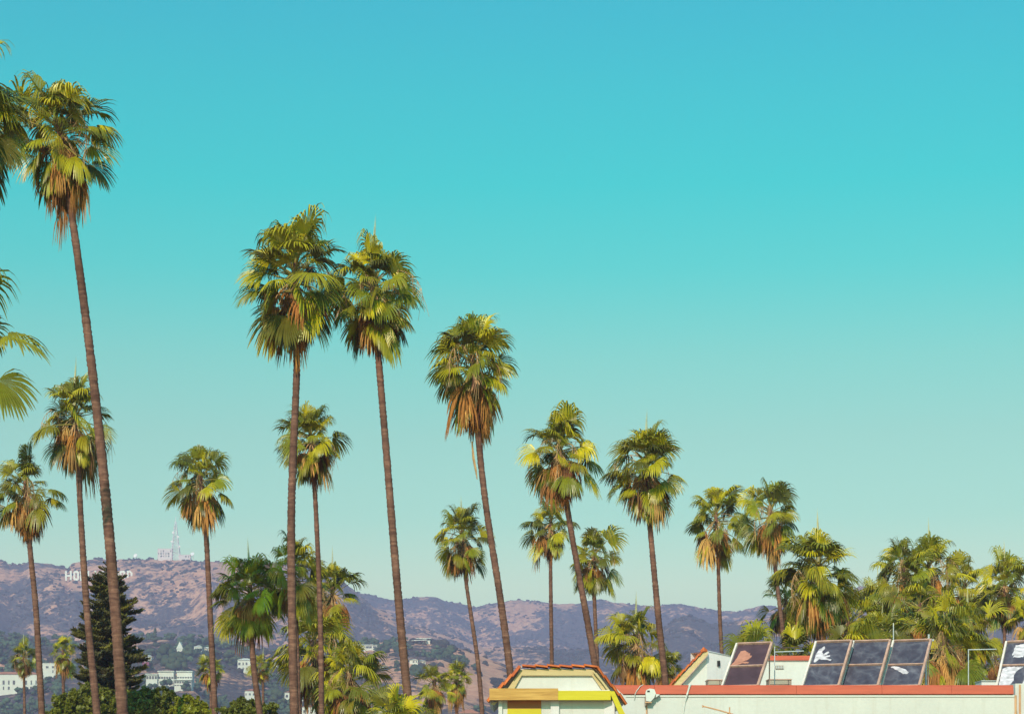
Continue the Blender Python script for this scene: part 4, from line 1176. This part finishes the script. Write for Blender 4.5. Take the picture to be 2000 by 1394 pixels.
vent_unit(1382.5, 1412, 1326, 69.5, 'brown louvred vent box left of the first collector')
vent_unit(1502, 1546, 1325, 70.5, 'brown louvred vent box right of the first collector')

# ------------------------------------------------------------------ solar collectors
A, TL = math.radians(25), math.radians(45)
eX = Vector((math.cos(A), -math.sin(A), 0)); eU = Vector((math.sin(A)*math.cos(TL), math.cos(A)*math.cos(TL), math.sin(TL)))
eN = eX.cross(eU); eN = -eN if eN.y > 0 else eN
def collector(lab, blx, tly, wpx, Y, pat, glass='pane'):
    k = Y / F
    b0 = at(blx, 1342, Y)
    Wd = wpx*k/math.cos(A)
    Hh = (1342 - tly)*k
    Ln = Hh/math.sin(TL)*1.02
    t = thing('solar_collector', (b0.x, Y, pxz(1352,Y)), lab, 'solar panel', 'solar collectors on the flat roof')
    def P(a, b, c=0): return b0 + eX*(a*Wd) + eU*(b*Ln) + eN*c
    def bar(a0, b0_, a1, b1, w, th, mat, nm):
        c0, c1 = P(a0, b0_), P(a1, b1)
        ax = (c1-c0)/2; cc = (c0+c1)/2
        sd = eN.cross(ax.normalized())*w/2
        return MB().obox(cc + eN*th*.3, ax, sd, eN*th/2).build(nm, mat, t)
    bar(0, 0, 0, 1, .06, .11, M['rail2'], 'rail')
    bar(1, 0, 1, 1, .07, .11, M['rail'], 'rail')
    bar(.027, 1, .97, 1, .045, .10, M['rail'], 'rail')
    bar(.027, 0, .97, 0, .045, .10, M['rail'], 'rail')
    bar(.027, .47, .97, .47, .035, .09, M['rail'], 'crossbar')
    for (q0, q1) in ((.018, .458), (.482, .985)):
        MB().add([P(.027, q0, .012), P(.97, q0, .012), P(.97, q1, .012), P(.027, q1, .012), P(.027, q0, -.02), P(.97, q0, -.02), P(.97, q1, -.02), P(.027, q1, -.02)],
                 [(0,1,2,3),(4,7,6,5),(0,4,5,1),(1,5,6,2),(2,6,7,3),(3,7,4,0)]).build('glass_pane', M[glass], t)
    for (poly, mat) in pat:
        rg = random.Random(len(poly)*31 + int(blx))
        q_ = []
        for (p0_, p1_) in zip(poly, poly[1:] + poly[:1]):
            q_.append(p0_)
            el_ = math.hypot(p1_[0]-p0_[0], p1_[1]-p0_[1])
            for w_ in range(1, max(1, int(el_/.035))):
                f_ = w_/max(1, int(el_/.035))
                q_.append((p0_[0]+(p1_[0]-p0_[0])*f_+rg.uniform(-.011, .011), p0_[1]+(p1_[1]-p0_[1])*f_+rg.uniform(-.008, .008)))
        poly = q_
        n = len(poly)
        MB().add([P(a, b, .022) for a, b in poly] + [P(a, b, .0125) for a, b in poly], [tuple(range(n))] + [(i, i+n, (i+1) % n+n, (i+1) % n) for i in range(n)]).build('peeled_patch', M[mat], t)
    for a in (.06, .94):
        top_ = P(a, .92, -.06)
        MB().tube([top_, (top_.x, top_.y+.05, pxz(1356, YB)+.03)], .022, 5).build('strut', M['rail'], t)
        lo = P(a, .02, -.06)
        MB().tube([lo, (lo.x, lo.y, pxz(1356, YB)+.03)], .022, 5).build('strut', M['rail'], t)
    return t
rust = [([(.03,.50),(.10,.60),(.14,.72),(.17,.83),(.30,.845),(.40,.80),(.42,.775),(.47,.775),(.47,.735),(.54,.72),(.53,.68),(.45,.62),(.33,.585),(.20,.555)], 'patchr'),
        ([(.06,.505),(.12,.545),(.26,.578),(.42,.585),(.52,.565),(.50,.535),(.38,.545),(.24,.52)], 'patchr')]
whi = [([(.10,.55),(.09,.72),(.14,.84),(.27,.905),(.30,.87),(.24,.78),(.30,.72),(.42,.79),(.46,.755),(.34,.68),(.50,.705),(.51,.67),(.38,.64),(.58,.60),(.56,.575),(.36,.605),(.22,.615),(.14,.55)], 'patchw')]
stre = [([(.10,.435),(.16,.445),(.34,.425),(.50,.38),(.62,.31),(.60,.275),(.48,.275),(.36,.33),(.24,.375)], 'patchw')]
big = [([(.20,.70),(.23,.93),(.42,.955),(.95,.955),(.95,.66),(.60,.675),(.48,.70),(.46,.655),(.22,.655),(.26,.72)], 'patchw'),
       ([(.035,.03),(.04,.40),(.16,.445),(.52,.44),(.40,.36),(.34,.26),(.36,.14),(.28,.03)], 'patchw'),
       ([(.58,.03),(.60,.30),(.66,.42),(.96,.43),(.96,.03)], 'patchw')]
collector('first roof collector from the left, rust red peeled patch in its upper pane', 1411, 1254, 66, 65.0, rust, 'plumpane')
collector('collector with a white feathery peeled patch in its upper pane', 1567.5, 1250, 66, 64.6, whi)
collector('plain dark collector in the middle of the three side by side', 1642.5, 1249, 67, 64.6, [])
collector('collector with a white streak across its lower pane', 1721.5, 1248, 68, 64.6, stre)
collector('last collector at the right edge, mostly peeled white', 1947, 1250, 76, 64.2, big)

def poles(name, lab, cat, segs, mat, r=.015, partname='pipe', Y=67.):
    t = thing(name, (pxx(segs[0][0],Y), Y, pxz(1352,Y)), lab, cat)
    for (a, b, c, d, mm) in segs:
        MB().tube([at(a, b, Y), at(c, d, Y)], r if mm != 'pale' else r*1.1, 6).build(partname, M[mm], t)
    return t
poles('pipe_frame', 'pale pipe post with crossbars between the first and second collector', 'pipe rack', [(1513,1262,1513,1350,'pale'), (1513,1272.5,1570,1270.5,'pale'), (1500,1265.5,1578,1262.5,'darkmetal')], None)
poles('vent_pipe', 'pale pipe with a T top right of the white streaked collector', 'vent pipe', [(1808.5,1262,1808.5,1350,'pale'), (1814,1238,1814,1249,'pale'), (1806,1249.5,1824,1249.5,'pale')], None, .03, Y=66.)
poles('pipe_frame', 'pale goalpost pipe frame left of the last collector', 'pipe rack', [(1891.5,1267,1891.5,1350,'pale'), (1891.5,1268,1946,1267,'pale')], None)
poles('roof_mast', 'thin mast with a small white knob behind the three collectors', 'mast', [(1745,1222,1745,1350,'pale'), (1745,1216,1745,1222,'trim')], None, .016, Y=69.)
low = thing('parapet_block', (pxx(1930,75), 75, pxz(1352,75)), 'low whitish parapet block at the roof edge before the last collector', 'parapet')
MB().box(pxx(1917,75), pxx(1950,75), 75, 76, pxz(1356,75), pxz(1329.5,75)).build('wall', M['white2'], low)
MB().box(pxx(1916,75), pxx(1951,75), 74.95, 76.05, pxz(1329.5,75), pxz(1328,75)).build('cap', M['pale'], low)

# ------------------------------------------------------------------ tiled gable building in front
YF = 55.
th = thing('tiled_gable_house', (pxx(1090,YF), YF, 0), 'front building with red tiled gable, cream boards and a half yellow beam', 'building')
def pr(pts, y0, y1, nm, mat, parent=th):
    return MB().prism([(pxx(a,YF), pxz(b,YF)) for a, b in pts], y0, y1).build(nm, mat, parent)
pr([(990,1352),(1019,1316),(1158,1316),(1194,1352)], YF+.06, YF+5, 'gable_wall', M['white'])
pr([(1019,1318.5),(1156,1318.5),(1158,1306.5),(1021,1306.5)], YF-.02, YF+.055, 'fascia_board', M['fascia'])
pr([(996,1346),(1003.5,1346),(1019,1318.5),(1021,1306.5),(1017,1307.5),(990,1346)][::-1], YF-.015, YF+.055, 'fascia_board', M['fascia'])
pr([(1156,1318.5),(1178,1350),(1190,1350),(1158,1306.5)], YF-.015, YF+.055, 'fascia_board', M['fascia'])
pr([(1176,1334),(1186,1348),(1191,1348),(1165,1314),(1158,1312)], YF-.14, YF-.05, 'rafter_tail', M['fascia'])
pr([(965,1376),(975,1367.2),(972,1367.2),(958,1374)], YF+.02, YF+.16, 'rafter_tail', M['fascia'])
roof = pr([(1014,1304),(1164,1304),(1222,1372),(1214,1374),(1160,1310),(1018,1310),(962,1374),(955,1368)], YF+.28, YF+5, 'roof', M['white2'])
# front verge tiles
for i in range(6):
    a = 1020 + i*24.0
    tile(at(a+26, 1303.2 + (i % 2)*.5, YF+.10), at(a, 1303.2 - (i % 3)*.4, YF+.10), roof, h=.062, depth=.48)
tile_run(1019, 1304, 956, 1369, YF+.08, 4, roof, h=.085, depth=.5)
tile_run(1163, 1304, 1220, 1374, YF+.08, 4, roof, h=.07, depth=.46)
pr([(1160,1303.5),(1166,1300),(1228,1357),(1224,1362)], YF+1.2, YF+5, 'roof_parapet', M['white'])
for (x, y, s) in ((1017, 1302.5, .05), (1046, 1302, .035), (1172, 1309, .04)):
    c = at(x, y, YF+.05)
    v, f = blobs(np.array([c]), np.array([s]), IV, IF, .3, .7)
    MB().add([tuple(q) for q in v], [tuple(q) for q in f]).build('mortar_lump', M['trim'], roof)
MB().box(pxx(956,YF), pxx(1089.6,YF), YF-.25, YF-.10, pxz(1367,YF), pxz(1344.5,YF)).build('beam', M['wood'], th)
MB().box(pxx(1089.8,YF), pxx(1192,YF), YF-.245, YF-.10, pxz(1367,YF), pxz(1349,YF)).build('beam', M['yellow'], th)['label'] = 'yellow painted right half of the beam'
pr([(1189,1350),(1199,1350),(1241,1440),(1228,1440)][::-1], YF-.26, YF-.09, 'rafter', M['yellow'])
MB().box(pxx(1090,YF), pxx(1190,YF), YF-.20, YF+.058, pxz(1349,YF)+.002, pxz(1348,YF)+.006).build('beam_flashing', M['white2'], th)
zc_ = pxz(1352, YF)
MB().box(pxx(973.5,YF), pxx(981,YF), YF-.02, YF+.6, 0, pxz(1367.2,YF)).build('corner_pier', M['white'], th)
MB().box(pxx(981,YF), pxx(1200,YF), YF+.062, YF+5, 0, zc_).build('wall', M['white'], th)
MB().box(pxx(991,YF), pxx(1057,YF), YF+.04, YF+.064, .1, pxz(1383,YF)).build('door_panel', M['yellow2'], th)
MB().box(pxx(991,YF), pxx(1057,YF), YF+.038, YF+.0645, pxz(1383,YF)+.001, pxz(1366.5,YF)).build('door_shadow_strip', M['beam_shadow'], th)  # added brown strip, paints the beam's shadow across the door top
MB().box(pxx(1075.5,YF), pxx(1092,YF), YF-.03, YF+.064, 0, pxz(1367.2,YF)).build('pillar', M['white2'], th)
MB().add([(pxx(1180,YF), YF+.058, 0), (pxx(1200,YF), YF-.10, 0), (pxx(1200,YF), YF-.10, pxz(1367.5,YF)), (pxx(1180,YF), YF+.058, pxz(1367.5,YF)), (pxx(1203,YF), YF+.28, 0), (pxx(1203,YF), YF+.28, pxz(1367.5,YF))],
         [(0,1,2,3),(1,4,5,2),(3,2,5),(0,4,1)]).build('return_wall', M['white2'], th)
l_ = MB().tube([at(1009,1371,YF+.1), at(1012,1373,YF+.18)], [.07,.05], 8).build('porch_lamp', M['darkmetal'], th)

# ------------------------------------------------------------------ haze
hz = MB().box(-3700, 3700, -250, 6200, -1.0, 470.0)
ho = props(hz.build('haze', []), 'thin violet haze over the valley', None, None, 'stuff')
hm = bpy.data.materials.new('valley_haze')
hm.use_nodes = True
hn = hm.node_tree.nodes; hn.clear()
pv = hn.new('ShaderNodeVolumePrincipled')
pv.inputs['Color'].default_value = (0.64, 0.58, 1.0, 1)
pv.inputs['Density'].default_value = 2.3e-4
pv.inputs['Anisotropy'].default_value = 0.0
hout = hn.new('ShaderNodeOutputMaterial')
hm.node_tree.links.new(pv.outputs[0], hout.inputs['Volume'])
ho.data.materials.clear()
ho.data.materials.append(hm)
